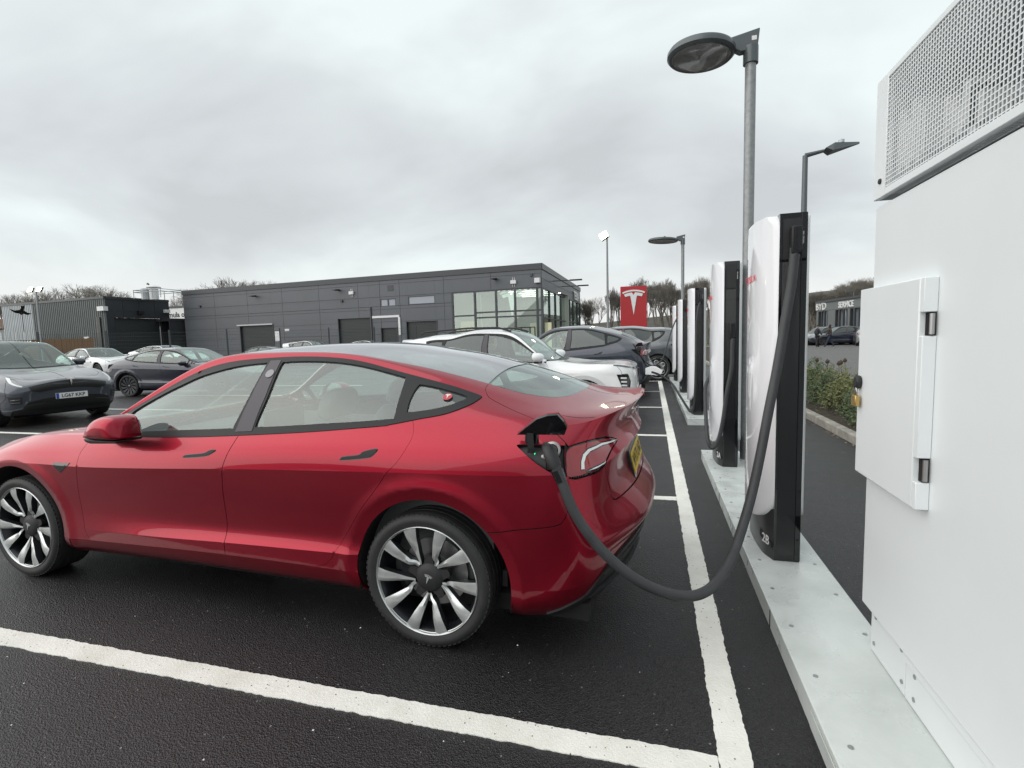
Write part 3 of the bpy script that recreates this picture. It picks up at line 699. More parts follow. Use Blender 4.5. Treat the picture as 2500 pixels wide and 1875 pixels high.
def saloon(name, loc, rz, label, paintm, wheel='pairs', port_open=False, group=None, steer=0., sc=1., S=None, glassm=None, seatm='seat', wb=2.875, wr=.3355, ar=.40, yw=.895, lamp=True, mirrors=True, folded=True, side_glass2=None, tail=True):
    S = S or SU; root = thing(name, loc, label, 'car', rz, group)
    if sc != 1: root.scale = (1, 1, sc)
    G = glassm or {}
    fa = arch(S, wb, wr, ar+.002, 2.6, 5.6); ra = arch(S, -.03 if wb == 2.875 else 0, wr, ar-.005, 9.6, 13.2)
    cutA, cutB, cutC = smooth2(K['cutA']), smooth2(K['cutB']), smooth2(K['cutC']); ge, rg, ls = K['glassedge'], smooth2(K['rearglass']), smooth2(K['lidseam'])
    bs, lens, bl, ll = smooth2(K['bumpseam']), smooth2(K['lens'], closed=True), smooth2(K['blackline']), smooth2(K['lidlow'])
    dlo = [(a, 8.0 if b < 8.03 and 5.98 < a < 10.35 else b) for a, b in smooth2(K['dlo'], closed=True)]
    dl = K['dlo']; belt = dl[19:]    # from the rear door's rear cut forward along the sill of the windows
    front_door = cutA[::-1]+[(6.05, 8.0), (7.296, 8.0)]+cutB+[(6.956, 2.0), (6.177, 2.0)]
    rear_door = cutB[::-1]+[(8.707, 8.0), (9.339, 8.0), (10.2, 8.0), (10.5, 8.06)]+cutC+[(8.439, 2.0)]
    portp = smooth2(K['port'], closed=True)
    rockerend = [(5.618, 2.0), (5.35, 1.93), (5.107, 1.86), (5.05, 0)]
    bodyside = rockerend+[(12.3, 0), (12.3, 3.0), (12.039, 4.533)]+bs+[(13.855, 6.357), (13.875, 6.85), (13.85, 7.24)]+ls[::-1]+ge[::-1][1:]+[(5.75, 9.6), (5.9, 8.6), (5.74, 8.0)]+cutA
    panel(S, 'side_frame', paintm, root, bodyside, [front_door, rear_door, dlo, ra, portp], inset=.001)
    panel(S, 'front_door', paintm, root, front_door); panel(S, 'rear_door', paintm, root, rear_door)
    panel(S, 'front_wing', paintm, root, [(2.75, 9.5), (2.85, 8.2), (2.55, 7.0), (2.5, 4.0), (2.95, 2.8), (3.2, 0), (5.04, 0), (5.09, 1.86), (5.60, 1.985)]+cutA[::-1]+[(5.74, 9.52)], [fa], inset=.0015)
    # windows
    panel(S, 'window_trim', M['trim'], root, dlo, [smooth2(K[k], closed=True) for k in ('paneF', 'paneR', 'paneQ', 'sail')], off=.004, inset=0, flange=.02)
    panel(S, 'door_pillar', M['bpillar'], root, K['pillar'], off=.0065, inset=.0006, flange=.003)
    for k in ('paneF', 'paneR', 'paneQ', 'sail'): panel(S, 'side_window', G.get('side2' if k in ('paneR', 'paneQ') else 'side', G.get('side', M['glass'])), root, smooth2(K[k], closed=True), off=-.004, inset=-.003, flange=0)
    # roof, screens
    panel(S, 'roof_panel', G.get('roof', M['roofglass']), root, [q for q in ge if q[0] > 7.7]+[(11.722, 13.0), (7.72, 13.0), (7.72, 12), (7.66, 10.75)], both=True, off=-.001, inset=.001)
    panel(S, 'rear_window', G.get('rear', M['rearglass']), root, rg+[(11.76, 13.0)], both=True, off=-.001, inset=.001)
    band = rg[6:]; inner = [(a-.42*(1 if a > 12.5 else .2), b+(.0 if b > 12.9 else .30*(13-b)/2)) for a, b in band]
    panel(S, 'rear_window_band', M['gloss'], root, band+inner[::-1], both=True, off=-.006, inset=.0, flange=0)
    panel(S, 'windscreen', G.get('front', M['glass']), root, [(5.78, 10.60), (6.3, 10.66), (6.9, 10.72), (7.5, 10.72), (7.64, 10.74), (7.69, 12), (7.69, 13.0), (5.30, 13.0), (5.33, 12.2), (5.48, 11.4)], both=True, off=-.001)
    panel(S, 'scuttle', M['trim'], root, [(5.78, 10.58), (5.48, 11.38), (5.33, 12.2), (5.30, 13), (5.08, 13), (5.12, 12.1), (5.3, 11.2), (5.62, 10.3), (5.72, 9.65)], both=True, off=-.006, flange=0)
    panel(S, 'bonnet', paintm, root, [(1.15, 13), (1.25, 11.5), (1.7, 10.2), (2.6, 9.55), (5.70, 9.56), (5.62, 10.28), (5.3, 11.18), (5.12, 12.08), (5.08, 13)], both=True)
    # front
    hl = [(2.85, 8.2), (2.0, 7.55), (1.35, 7.75), (1.45, 8.3), (2.0, 8.75), (2.80, 8.95)]
    if lamp is not True: hl = lamp
    panel(S, 'front_bumper', paintm, root, [(1.13, 13), (1.23, 11.48), (1.68, 10.15), (2.6, 9.5), (2.72, 9.45), (2.83, 8.2), (2.53, 7.0), (2.48, 4.0), (2.93, 2.8), (3.18, 0), (2.6, 0), (2.2, 1.2), (0, 1.6), (0, 13)], [hl, fa], both=True)
    panel(S, 'headlamp', M['lampclear'], root, hl, off=-.002)
    panel(S, 'front_grille', M['plastic'], root, [(0, 1.6), (2.2, 1.2), (2.6, 0), (0, 0)], both=True, off=-.01, flange=0)
    # rear
    lid = rg[::-1]+ls[1:]+[(13.95, 7.06), (14.155, 7.12), (14.471, 7.13), (14.835, 7.07), (15.225, 6.93), (15.50, 6.71), (15.68, 6.487), (15.346, 6.285), (15.11, 6.06)]+ll+[(17, 13)]
    panel(S, 'boot_lid', paintm, root, lid, both=True)
    panel(S, 'rear_bumper', paintm, root, bs+[(14.082, 5.86), (14.373, 5.88), (14.787, 5.875)]+ll+bl[::-1]+[(12.3, 0), (12.3, 3.0), (12.039, 4.533)], [ra], both=True)
    dif = bl+[(17, 0)]
    panel(S, 'rear_diffuser', M['plastic'], root, dif, both=True, off=-.006)
    for tt in (1.1, 2.0): ribbon(S, 'diffuser_fin', M['plastic'], root, [(14.9 if tt > 1.5 else 14.5, tt), (15.6, tt+.25), (16.6, tt+.3)], .018, off=.012)
    ribbon(S, 'diffuser_lip', M['trim'], root, [(13.3, .25), (13.96, .85), (14.45, 1.2), (14.8, 1.75), (15.37, 2.45), (15.9, 2.75), (16.9, 2.85)], .028, off=.010, lens=0)
    # lamps at the rear
    bar1, bar2 = K['lensbar'], K['lensbar2']
    panel(S, 'tail_lamp', M['lensred'], root, lens, [], off=.0025, inset=.0065, flange=.01)
    panel(S, 'tail_lamp_surround', M['gloss'], root, lens, off=-.004, inset=.0008, flange=.006)
    for br in (bar1, bar2):
        panel(S, 'tail_lamp_bezel', M['gloss'], root, br, off=.0035, inset=-.0015, flange=.005); panel(S, 'tail_lamp_bar', M['lenswhite'], root, br, off=.0055, inset=.0028, flange=.002)
    # crease accents, side vents
    vent = [(4.90, 6.06), (4.95, 6.20), (5.35, 6.22), (5.32, 6.08), (5.08, 5.62)]
    panel(S, 'side_camera', M['gloss'], root, vent, off=.003, inset=.001)
    for pts, k in (([(7.40, 6.70), (7.74, 6.79), (7.88, 6.845)], 0), ([(9.66, 6.60), (10.08, 6.70), (10.29, 6.80)], 1)):
        s0, t0 = pts[0]; s1, t1 = pts[-1]; sl = (t1-t0)/(s1-s0)
        f_ = lambda s, d: (s, t0+(s-s0)*sl+d)
        hp = [f_(s0-.0, -.07), f_(s0-.02, .0), f_(s0+.02, .08), f_(s0+.30, .08), f_(s0+.38, .20), f_(s1-.04, .25), f_(s1, .18), f_(s1-.08, -.02), f_(s1-.18, -.10)]
        panel(S, 'handle_recess', M['gloss'], root, smooth2(hp, 3, True), off=.0012, inset=-.003, flange=.004)
        panel(S, 'door_handle', M['trim'], root, smooth2(hp, 3, True), off=.004, inset=.0005, flange=.005)
    # wheel arches, wheels
    wheel_well(root, wb, yw+.005, ar+.005, wr); wheel_well(root, -.03 if wb == 2.875 else 0, yw+.005, ar+.002, wr)
    for x in (wb, 0.0):
        for sg in (1, -1):
            wl = spoke_pair_wheel(root, x, sg*yw, sg, style=wheel, steer=steer if x > 1 else 0.)
            if wr != .3355: wl.scale = (wr/TYRE, 1, wr/TYRE); wl.location.z = wr
    # dark inner shell added to block light through the panel gaps
    n1_, n2_ = 90, 26; SS, TT = np.meshgrid(np.linspace(0, 17, n1_), np.linspace(0, 7.7, n2_)); P = S.ev(SS, TT)-S.nrm(SS, TT)*.022
    P = P.reshape(n2_, n1_, 3); fs = []
    for i in range(n2_-1):
        for j in range(n1_-1):
            c = (P[i, j]+P[i+1, j+1])/2
            if min(math.hypot(c[0]-wb, c[2]-wr), math.hypot(c[0]+.03, c[2]-wr)) < ar+.03 and c[2] < .80: continue
            if port_open and 12.5 < SS[i, j] < 14.05 and 5.7 < TT[i, j] < 7.5: continue
            fs.append((i*n1_+j, i*n1_+j+1, (i+1)*n1_+j+1, (i+1)*n1_+j))
    b = MB(); Pl = P.reshape(-1, 3).tolist(); b.add(Pl, fs); b.add([(x, -y, z) for x, y, z in Pl], [f[::-1] for f in fs]); b.build('inner_shell', M['dark'], root, fix=False)
    MB().box(-.75, 3.45, -.76, .76, .17, .25).build('underfloor', M['dark'], root)
    for sg in (1, -1):
        MB().prism([(.42, .235), (2.40, .235), (2.36, .30), (.46, .30)], sg*.80, sg*.70, 'xz').build('sill_board', M['plastic'], root)
    interior(root, M[seatm])
    # door mirrors, folded flat along the doors
    for sg in ((1, -1) if mirrors else ()):
        b = MB(); rings = []
        secs = [(.905, .90), (.93, 1.0), (.985, 1.0), (1.02, .97), (1.045, .88), (1.06, .70), (1.066, .4)]
        outline = [(1.722, .985), (1.735, 1.06), (1.765, 1.086), (1.83, 1.093), (1.88, 1.083), (1.93, 1.055), (1.965, 1.022), (1.985, .99), (1.992, .972), (1.90, .966), (1.78, .967), (1.73, .968)]
        ol = cat_rom([(x, 0, z) for x, z in outline], 3, True); cx, cz = 1.85, 1.015
        n = len(ol); vs = []
        for y, k in secs: vs += [(cx+(q.x-cx)*k, sg*y, cz+(q.z-cz)*k-(1-k)*.01) for q in ol]
        fs = [(i*n+j, i*n+(j+1) % n, (i+1)*n+(j+1) % n, (i+1)*n+j) for i in range(len(secs)-1) for j in range(n)]+[tuple(range((len(secs)-1)*n, len(secs)*n))]
        b.add(vs, fs); b.build('mirror_shell', paintm, root, smooth=60)
        b = MB(); b.prism([(1.735, .962), (1.745, .948), (1.95, .940), (1.985, .948), (1.998, .968), (1.9, .964)], sg*.89, sg*1.035, 'xz')
        b.prism([(1.90, .925), (1.90, .955), (2.03, .950), (2.03, .925)], sg*.84, sg*.95, 'xz'); b.build('mirror_base', M['trim'], root, bevel=.008)
        b = MB(); b.prism([(q.x*.97+cx*.03, q.z*.97+cz*.03) for q in ol], sg*.902, sg*.908, 'xz'); b.build('mirror_glass', M['chrome'], root)
    return root
# ------------------------------------------------------------------ ground, markings
def asphalt(name, base, dark, rough, scale=165):
    m = bpy.data.materials.new(name); m.use_nodes = True; t = m.node_tree; b = t.nodes['Principled BSDF']; L_ = t.links
    tcn = nd(t, 'ShaderNodeTexCoord')
    big = nd(t, 'ShaderNodeTexNoise', _Scale=.45, _Detail=5.0, _Roughness=.62); L_.new(tcn.outputs['Object'], big.inputs['Vector'])
    fine = nd(t, 'ShaderNodeTexVoronoi', feature='F1'); fine.inputs['Scale'].default_value = scale; L_.new(tcn.outputs['Object'], fine.inputs['Vector'])
    n2_ = nd(t, 'ShaderNodeTexNoise', _Scale=float(scale)*.45, _Detail=4.0, _Roughness=.7); L_.new(tcn.outputs['Object'], n2_.inputs['Vector'])
    r1 = nd(t, 'ShaderNodeValToRGB'); L_.new(big.outputs[0], r1.inputs[0]); e = r1.color_ramp.elements
    e[0].position = .35; e[0].color = (*dark, 1); e[1].position = .68; e[1].color = (*base, 1)
    # stone to stone difference, and a few pale chippings
    sp = nd(t, 'ShaderNodeSeparateColor'); L_.new(fine.outputs['Color'], sp.inputs[0])
    mr = nd(t, 'ShaderNodeMapRange'); mr.inputs[3].default_value = .4; mr.inputs[4].default_value = 2.1; L_.new(sp.outputs[0], mr.inputs[0])
    mm = nd(t, 'ShaderNodeMix', data_type='RGBA', blend_type='MULTIPLY'); mm.inputs[0].default_value = 1; L_.new(r1.outputs[0], mm.inputs[6]); L_.new(mr.outputs[0], mm.inputs[7])
    gt = nd(t, 'ShaderNodeMath', operation='GREATER_THAN'); L_.new(sp.outputs[1], gt.inputs[0]); gt.inputs[1].default_value = .9985
    m2 = nd(t, 'ShaderNodeMix', data_type='RGBA'); L_.new(gt.outputs[0], m2.inputs[0]); L_.new(mm.outputs[2], m2.inputs[6]); m2.inputs[7].default_value = (.22, .22, .21, 1)
    L_.new(m2.outputs[2], b.inputs['Base Color'])
    rr = nd(t, 'ShaderNodeMapRange'); rr.inputs[1].default_value = .35; rr.inputs[2].default_value = .65; rr.inputs[3].default_value = rough-.14; rr.inputs[4].default_value = rough+.12; L_.new(big.outputs[0], rr.inputs[0])
    L_.new(rr.outputs[0], b.inputs['Roughness'])
    ad = nd(t, 'ShaderNodeMath', operation='ADD'); L_.new(fine.outputs['Distance'], ad.inputs[0]); L_.new(n2_.outputs[0], ad.inputs[1])
    bp = nd(t, 'ShaderNodeBump'); bp.inputs['Strength'].default_value = .85; bp.inputs['Distance'].default_value = .0045; L_.new(ad.outputs[0], bp.inputs['Height']); L_.new(bp.outputs[0], b.inputs['Normal'])
    b.inputs['Specular IOR Level'].default_value = .5
    return m
M['asphalt'] = asphalt('fresh_damp_asphalt', (.016, .0157, .0172), (.0085, .0082, .0093), .40)
M['asphalt_old'] = asphalt('worn_road_asphalt', (.115, .112, .110), (.085, .083, .083), .72)
def grid_sheet(name, x0, x1, y0, y1, z, m, **kw):
    return link(name, MB().add([(x0, y0, z), (x1, y0, z), (x1, y1, z), (x0, y1, z)], [(0, 1, 2, 3)]).mesh(name, m, fix=False), **kw)
grid_sheet('ground', -400, 400, -30, 700, -.02, mat('rough_grass', (.07, .08, .045), rough=.95, var=(.4, .3), bump=(6, .6, .05)), kind='structure')
grid_sheet('car_park_ground', -46, 2.46, -8, 46, 0, M['asphalt'], kind='structure')
# line paint: cream white with wear and embedded grit
def line_paint():
    m = mat('road_marking_paint', (.70, .70, .64), rough=.62); t = m.node_tree; b = t.nodes['Principled BSDF']; L_ = t.links
    tcn = nd(t, 'ShaderNodeTexCoord'); n = nd(t, 'ShaderNodeTexNoise', _Scale=3.0, _Detail=7.0, _Roughness=.65); L_.new(tcn.outputs['Object'], n.inputs['Vector'])
    r = nd(t, 'ShaderNodeValToRGB'); L_.new(n.outputs[0], r.inputs[0]); e = r.color_ramp.elements
    e[0].position = .3; e[0].color = (.68, .675, .61, 1); e[1].position = .6; e[1].color = (.84, .84, .79, 1)
    v = nd(t, 'ShaderNodeTexVoronoi'); v.inputs['Scale'].default_value = 95; L_.new(tcn.outputs['Object'], v.inputs['Vector'])
    sp = nd(t, 'ShaderNodeSeparateColor'); L_.new(v.outputs['Color'], sp.inputs[0]); gt = nd(t, 'ShaderNodeMath', operation='GREATER_THAN'); L_.new(sp.outputs[0], gt.inputs[0]); gt.inputs[1].default_value = .965
    lt = nd(t, 'ShaderNodeMath', operation='LESS_THAN'); L_.new(v.outputs['Distance'], lt.inputs[0]); lt.inputs[1].default_value = .32
    mu = nd(t, 'ShaderNodeMath', operation='MULTIPLY'); L_.new(gt.outputs[0], mu.inputs[0]); L_.new(lt.outputs[0], mu.inputs[1])
    mx_ = nd(t, 'ShaderNodeMix', data_type='RGBA'); L_.new(mu.outputs[0], mx_.inputs[0]); L_.new(r.outputs[0], mx_.inputs[6]); mx_.inputs[7].default_value = (.12, .12, .11, 1)
    L_.new(mx_.outputs[2], b.inputs['Base Color'])
    n3 = nd(t, 'ShaderNodeTexNoise', _Scale=110.0, _Detail=3.0); L_.new(tcn.outputs['Object'], n3.inputs['Vector'])
    bp = nd(t, 'ShaderNodeBump'); bp.inputs['Strength'].default_value = .6; bp.inputs['Distance'].default_value = .004; L_.new(n3.outputs[0], bp.inputs['Height']); L_.new(bp.outputs[0], b.inputs['Normal'])
    return m
M['line'] = line_paint(); rl = random.Random(4)
def marking(x0, y0, x1, y1, w_, m=None, rag=.0028, z=.004):
    "painted line from (x0,y0) to (x1,y1), centre line, ragged edges"
    a = Vector((x0, y0, 0)); b_ = Vector((x1, y1, 0)); d = (b_-a); L0 = d.length; d.normalize(); c = Vector((-d.y, d.x, 0)); near = min(a.length, b_.length) < 12
    n = max(2, int(L0/(.012 if near else .3))); vs = []; r1 = r2 = 0
    for i in range(n+1):
        r1 = r1*.5+rl.uniform(-rag, rag); r2 = r2*.5+rl.uniform(-rag, rag); q = a+d*(L0*i/n)
        p1 = q-c*(w_/2+r1); p2 = q+c*(w_/2+r2); vs += [(p1.x, p1.y, 0), (p1.x, p1.y, z), (p2.x, p2.y, z), (p2.x, p2.y, 0)]
    fs = []
    for i in range(n): o = i*4; fs += [(o, o+4, o+5, o+1), (o+1, o+5, o+6, o+2), (o+2, o+6, o+7, o+3)]
    return link('line_marking', MB().add(vs, fs).mesh('line_marking', m or M['line'], fix=False), kind='structure')
XL, LW, Y0, BAY = .2206, .1086, 1.7349, 2.8818
marking(XL+LW/2, Y0-LW-.0, XL+LW/2, Y0+5*BAY+.05, LW)
for k in range(6): marking(XL-.003, Y0-LW/2+k*BAY, -5.2, Y0-LW/2+k*BAY, LW if k == 0 else .1)
# the row opposite
marking(-9.0, 6.9-BAY, -14.6, 6.9-BAY, .1)
for y in (6.15, 9.03, 11.9, 14.8): marking(-9.3, y+.15, -14.6, y+.15, .1)
marking(-9.3, -1, -9.3, 3.2, .1)
marking(-6.5, 1.9, -14.5, 6.6, .09)
# right-hand side: lane behind the chargers, kerb, planting bed, main road
M['kerb'] = mat('concrete_kerb', (.30, .285, .25), rough=.85, var=(7, .3), bump=(60, .5, .006))
M['soil'] = mat('dark_soil', (.055, .043, .032), rough=.95, var=(9, .4), bump=(25, 1., .03))
bed = MB(); bed.add([(2.58, -6, .09), (5.2, -6, .09), (5.2, 60, .09), (2.58, 60, .09)], [(0, 1, 2, 3)]); bed.build('planting_bed', M['soil'], kind='structure', fix=False)
kr = thing('kerb', (2.46, 0, 0), 'weathered concrete kerb along the shrub bed behind the chargers', 'kerb')
kme = MB().box(0, .125, 0, .905, -.05, .115).mesh('kerb_stone', M['kerb'])
for i in range(40): link('kerb_stone', kme, kr, loc=(0, -3+i*.915, 0), bevel=.018 if i == 0 else 0)
for ch in kr.children:
    if not ch.modifiers: bb = ch.modifiers.new('bevel', 'BEVEL'); bb.width = .018; bb.segments = 2
grid_sheet('road', 5.35, 60, -10, 52, .004, M['asphalt_old'], kind='structure')
grid_sheet('verge', 5.35, 90, 52.004, 75, .05, mat('verge_grass', (.10, .11, .05), rough=.95, var=(1.2, .35), bump=(8, .6, .05)), kind='structure')
kr2 = MB().box(5.2, 5.35, -6, 60, -.05, .11); kr2.build('road_kerb', M['kerb'], bevel=.015, kind='structure')
# ------------------------------------------------------------------ charging posts
M['shell'] = mat('white_charger_shell', (.80, .81, .84), rough=.10, coat=.6, crough=.02)
M['shellb'] = mat('white_charger_edge', (.74, .76, .76), rough=.35, bump=(300, .05, .001))
M['base'] = mat('charger_plinth_metal', (.055, .058, .058), rough=.32, metal=.5, var=(5, .25))
def ribbed():
    m = mat('ribbed_black_panel', (.010, .011, .013), rough=.25, coat=.3); t = m.node_tree
    tcn = nd(t, 'ShaderNodeTexCoord'); wv = nd(t, 'ShaderNodeTexWave'); wv.inputs['Scale'].default_value = 55; wv.bands_direction = 'X'; t.links.new(tcn.outputs['Object'], wv.inputs['Vector'])
    bp = nd(t, 'ShaderNodeBump'); bp.inputs['Strength'].default_value = .5; bp.inputs['Distance'].default_value = .003; t.links.new(wv.outputs[1], bp.inputs['Height']); t.links.new(bp.outputs[0], t.nodes['Principled BSDF'].inputs['Normal'])
    return m
M['ribbed'] = ribbed()
def rrect(y0, y1, z0, z1, rb, rt, n=10):
    out = []
    for (cx, cz, r, a0) in ((y0+rb, z0+rb, rb, 180), (y1-rb, z0+rb, rb, 270), (y1-rt, z1-rt, rt, 0), (y0+rt, z1-rt, rt, 90)):
        for i in range(n+1):
            a = R(a0+90*i/n); out.append((cx+r*math.cos(a), cz+r*math.sin(a)))
    return out
def shell_mesh(name, sgn, xe, xf, z0, m, rb=.20, rt=.10, thick=.03, half=.325, top=1.99):
    "bulged white shell: xe = x at its edges, xf = x at its crown; sgn -1 faces the cars"
    ol = dens2(rrect(-half, half, z0, top, rb, rt)); n = len(ol); b = MB(); vs = []; zc = (z0+top)/2
    ks = (1, .985, .93, .84, .70, .5, .25)
    X = lambda y, z: xf+(xe-xf)*min(1, abs(y/half))**3.2
    for k in ks:
        for y, z in ol:
            # shrink towards the vertical spine
            zz = zc+(z-zc)*(1-(1-k)*.25) if k > .5 else zc+(z-zc)*(1-(1-k)*.25)
            yy = y*k; e = .006*(1-min(1, (1-k)/.015)) if k > .98 else 0
            vs.append((X(yy, zz)-sgn*e, yy, zz))
    fs = [(i*n+j, i*n+(j+1) % n, (i+1)*n+(j+1) % n, (i+1)*n+j) for i in range(len(ks)-1) for j in range(n)]+[tuple(range((len(ks)-1)*n, len(ks)*n))]
    o = len(vs); vs += [(xe-sgn*thick, y, z) for y, z in ol]; fs += [(j, (j+1) % n, o+(j+1) % n, o+j) for j in range(n)]
    return b.add(vs, fs).mesh(name, m, 40)
def dens2(pts, d=.05):
    out = []
    for i, a in enumerate(pts):
        b = pts[(i+1) % len(pts)]; l = math.hypot(b[0]-a[0], b[1]-a[1]); k = max(1, int(l/d))
        for j in range(k): out.append((a[0]+(b[0]-a[0])*j/k, a[1]+(b[1]-a[1])*j/k))
    return out
CH = {}
def charger(Y, label, num, dock='high', zs=1.0):
    g = thing('charging_post', (.76, Y+.325, .11), label, 'charger', 0, 'charging posts in a row on white plinths'); g.scale = (1, 1, zs)
    if not CH:
        CH['front_shell'] = shell_mesh('front_shell', -1, -.07, -.158, .215, M['shell'], thick=.012)
        CH['rear_shell'] = shell_mesh('rear_shell', 1, .07, .125, .24, M['shellb'], rb=.16, thick=.012)
        b = MB(); b.box(-.0685, .0685, -.318, .318, .0, 1.985); CH['core'] = b.mesh('core', M['gloss'])
        b = MB(); ol = [(-.07, -.31), (-.105, -.20), (-.115, 0), (-.105, .20), (-.07, .31), (.07, .31), (.10, .15), (.10, -.15), (.07, -.31)]
        CH['foot'] = MB().prism([(v.x, v.y) for v in cat_rom([(x, y, 0) for x, y in ol[:5]], 5)]+ol[5:], .0, .30, 'xy').mesh('foot', M['base'], 40)
        CH['ribbed_panel'] = MB().box(-.055, .040, -.324, -.318, .04, 1.72).mesh('ribbed_panel', M['ribbed'])
        CH['dock_recess'] = MB().box(-.053, .038, -.322, -.317, 1.735, 1.955).mesh('dock_recess', M['plastic'])
        CH['far_panel'] = MB().box(-.055, .040, .318, .324, .04, 1.93).mesh('far_panel', M['ribbed'])
    for k in CH: link(k, CH[k], g)
    for zz in (.010, .0,):
        pass
    MB().box(-.069, -.056, -.3265, -.3165, .01, 1.98).build('side_rail', M['gloss'], g); MB().box(.042, .069, -.3265, -.3165, .01, 1.98).build('side_rail', M['gloss'], g)
    dz = 0 if dock == 'high' else -.50
    b = MB(); b.box(-.022, .032, -.385, -.325, 1.755+dz, 1.905+dz); b.build('plug_holster', M['trim'], g, bevel=.008)
    MB().box(.004, .027, -.388, -.384, 1.77+dz, 1.895+dz).build('holster_inlay', M['gloss'], g)
    for a, c in ((1.862, 1.882), (1.815, 1.856)): MB().box(.045, .052, -.3275, -.3268, a, c).build('warning_label', mat('label_grey', (.35, .35, .35), rough=.5) if 'lab' not in M else M['lab'], g)
    me = text_mesh('T E S L A', .062, .0012, -.0008, 1.0); me.materials.append(M['redink'])
    for v in me.vertices: v.co.x *= 1.3
    o = link('wordmark', me, g); o.matrix_local = frame((-.1605, 0, 1.66), (0, -1, 0), (0, 0, 1))
    fm = frame((-.0945, -.243, .098), (.033, -.11, 0), (0, 0, 1))
    o = MB().prism([(-.066, .048), (-.066, -.002), (.066, -.03), (.066, .0)], 0, .0018, 'xy').build('bay_label', M['ink'], g); o.matrix_local = fm
    if num:
        text('bay_number', num, .076, M['whiteink'], g, fm@Matrix.Translation((0, 0, .0022)), .0008, .001)
    MB().box(.120, .150, .05, .10, 1.74, 1.79).build('rear_sensor', M['plastic'], g)
    return g
M['lab'] = mat('label_grey', (.35, .35, .35), rough=.5)
charger(3.15, 'nearest white charging post with thick cable hanging to the red car, marked 2B', '2B')
charger(5.33, 'second white charging post from the front, its cable looped back on itself', '2A', dock='low', zs=1.018)
charger(8.70, 'third charging post, first on the far plinth, its cable feeding the white SUV', '1B', zs=1.035)
charger(11.95, 'fourth charging post along the row, mostly hidden by the third', '1A', zs=1.05)
charger(14.9, 'farthest charging post, its cable hanging to the dark hatchback', '', zs=1.06)
def cable(pts, r, label):
    return tag(MB().tube(cat_rom(pts, 6), r, 12).build('charging_cable', M['cable'], smooth=True), label, 'cable', 'charging cables')
cable([(.758, 4.99, 1.36), (.761, 4.98, 1.299), (0.754, 4.97, 1.096), (0.714, 4.96, 0.856), (0.675, 4.97, 0.568), (0.629, 5.0, 0.385), (0.579, 5.05, 0.33), (0.545, 5.15, 0.408), (0.547, 5.5, 0.652), (0.60, 5.66, 0.80)], .019, 'idle cable looping from the second charging post back to itself') if False else None
cable([(.767, 5.29, 1.40), (0.761, 5.285, 1.299), (0.754, 5.27, 1.096), (0.714, 5.26, 0.856), (0.675, 5.24, 0.568), (0.629, 5.23, 0.375), (0.579, 5.25, 0.32), (0.545, 5.3, 0.408), (0.547, 5.5, 0.652), (0.575, 5.8, 0.877), (.66, 6.0, 1.0)], .019, 'idle black cable looped beside the second charging post')
cable([(0.765, 8.655, 1.93), (0.741, 8.63, 1.85), (0.71, 8.62, 1.543), (0.699, 8.6, 0.892), (0.681, 8.6, 0.342), (0.633, 8.65, 0.175), (0.563, 8.7, 0.261), (0.461, 8.8, 0.429), (0.339, 9.0, 0.615), (0.15, 9.05, 0.745), (.02, 9.0, .80)], .018, 'black cable running low from the third charging post to the white SUV')
cable([(0.68, 13.55, 1.9), (0.56, 13.4, 1.65), (0.49, 13.2, 1.474), (0.426, 13.0, 1.277), (0.325, 12.8, 0.954), (0.226, 12.6, 0.785), (0.069, 12.4, 0.702), (-0.085, 12.2, 0.779), (-0.236, 12.1, 0.976), (-0.339, 12.0, 1.154), (-0.384, 12.0, 1.233)], .017, 'black cable hanging in a curve to the dark grey hatchback')
# ------------------------------------------------------------------ plinths
def plinth_mat():
    m = mat('pale_galvanised_plinth', (.52, .545, .53), rough=.42, metal=.1); t = m.node_tree; b = t.nodes['Principled BSDF']; L_ = t.links
    tcn = nd(t, 'ShaderNodeTexCoord'); n = nd(t, 'ShaderNodeTexNoise', _Scale=2.2, _Detail=8.0, _Roughness=.68, _Distortion=.6); L_.new(tcn.outputs['Object'], n.inputs['Vector'])
    r = nd(t, 'ShaderNodeValToRGB'); L_.new(n.outputs[0], r.inputs[0]); e = r.color_ramp.elements; e[0].position = .3; e[0].color = (.52, .56, .54, 1); e[1].position = .62; e[1].color = (.66, .70, .68, 1); L_.new(r.outputs[0], b.inputs['Base Color'])
    n2_ = nd(t, 'ShaderNodeTexNoise', _Scale=7.0, _Detail=6.0); L_.new(tcn.outputs['Object'], n2_.inputs['Vector'])
    mr = nd(t, 'ShaderNodeMapRange'); mr.inputs[1].default_value = .35; mr.inputs[2].default_value = .7; mr.inputs[3].default_value = .22; mr.inputs[4].default_value = .6; L_.new(n2_.outputs[0], mr.inputs[0]); L_.new(mr.outputs[0], b.inputs['Roughness'])
    return m
M['plinth'] = plinth_mat(); M['bolt'] = mat('bolt_head', (.40, .42, .41), rough=.4, metal=.8)
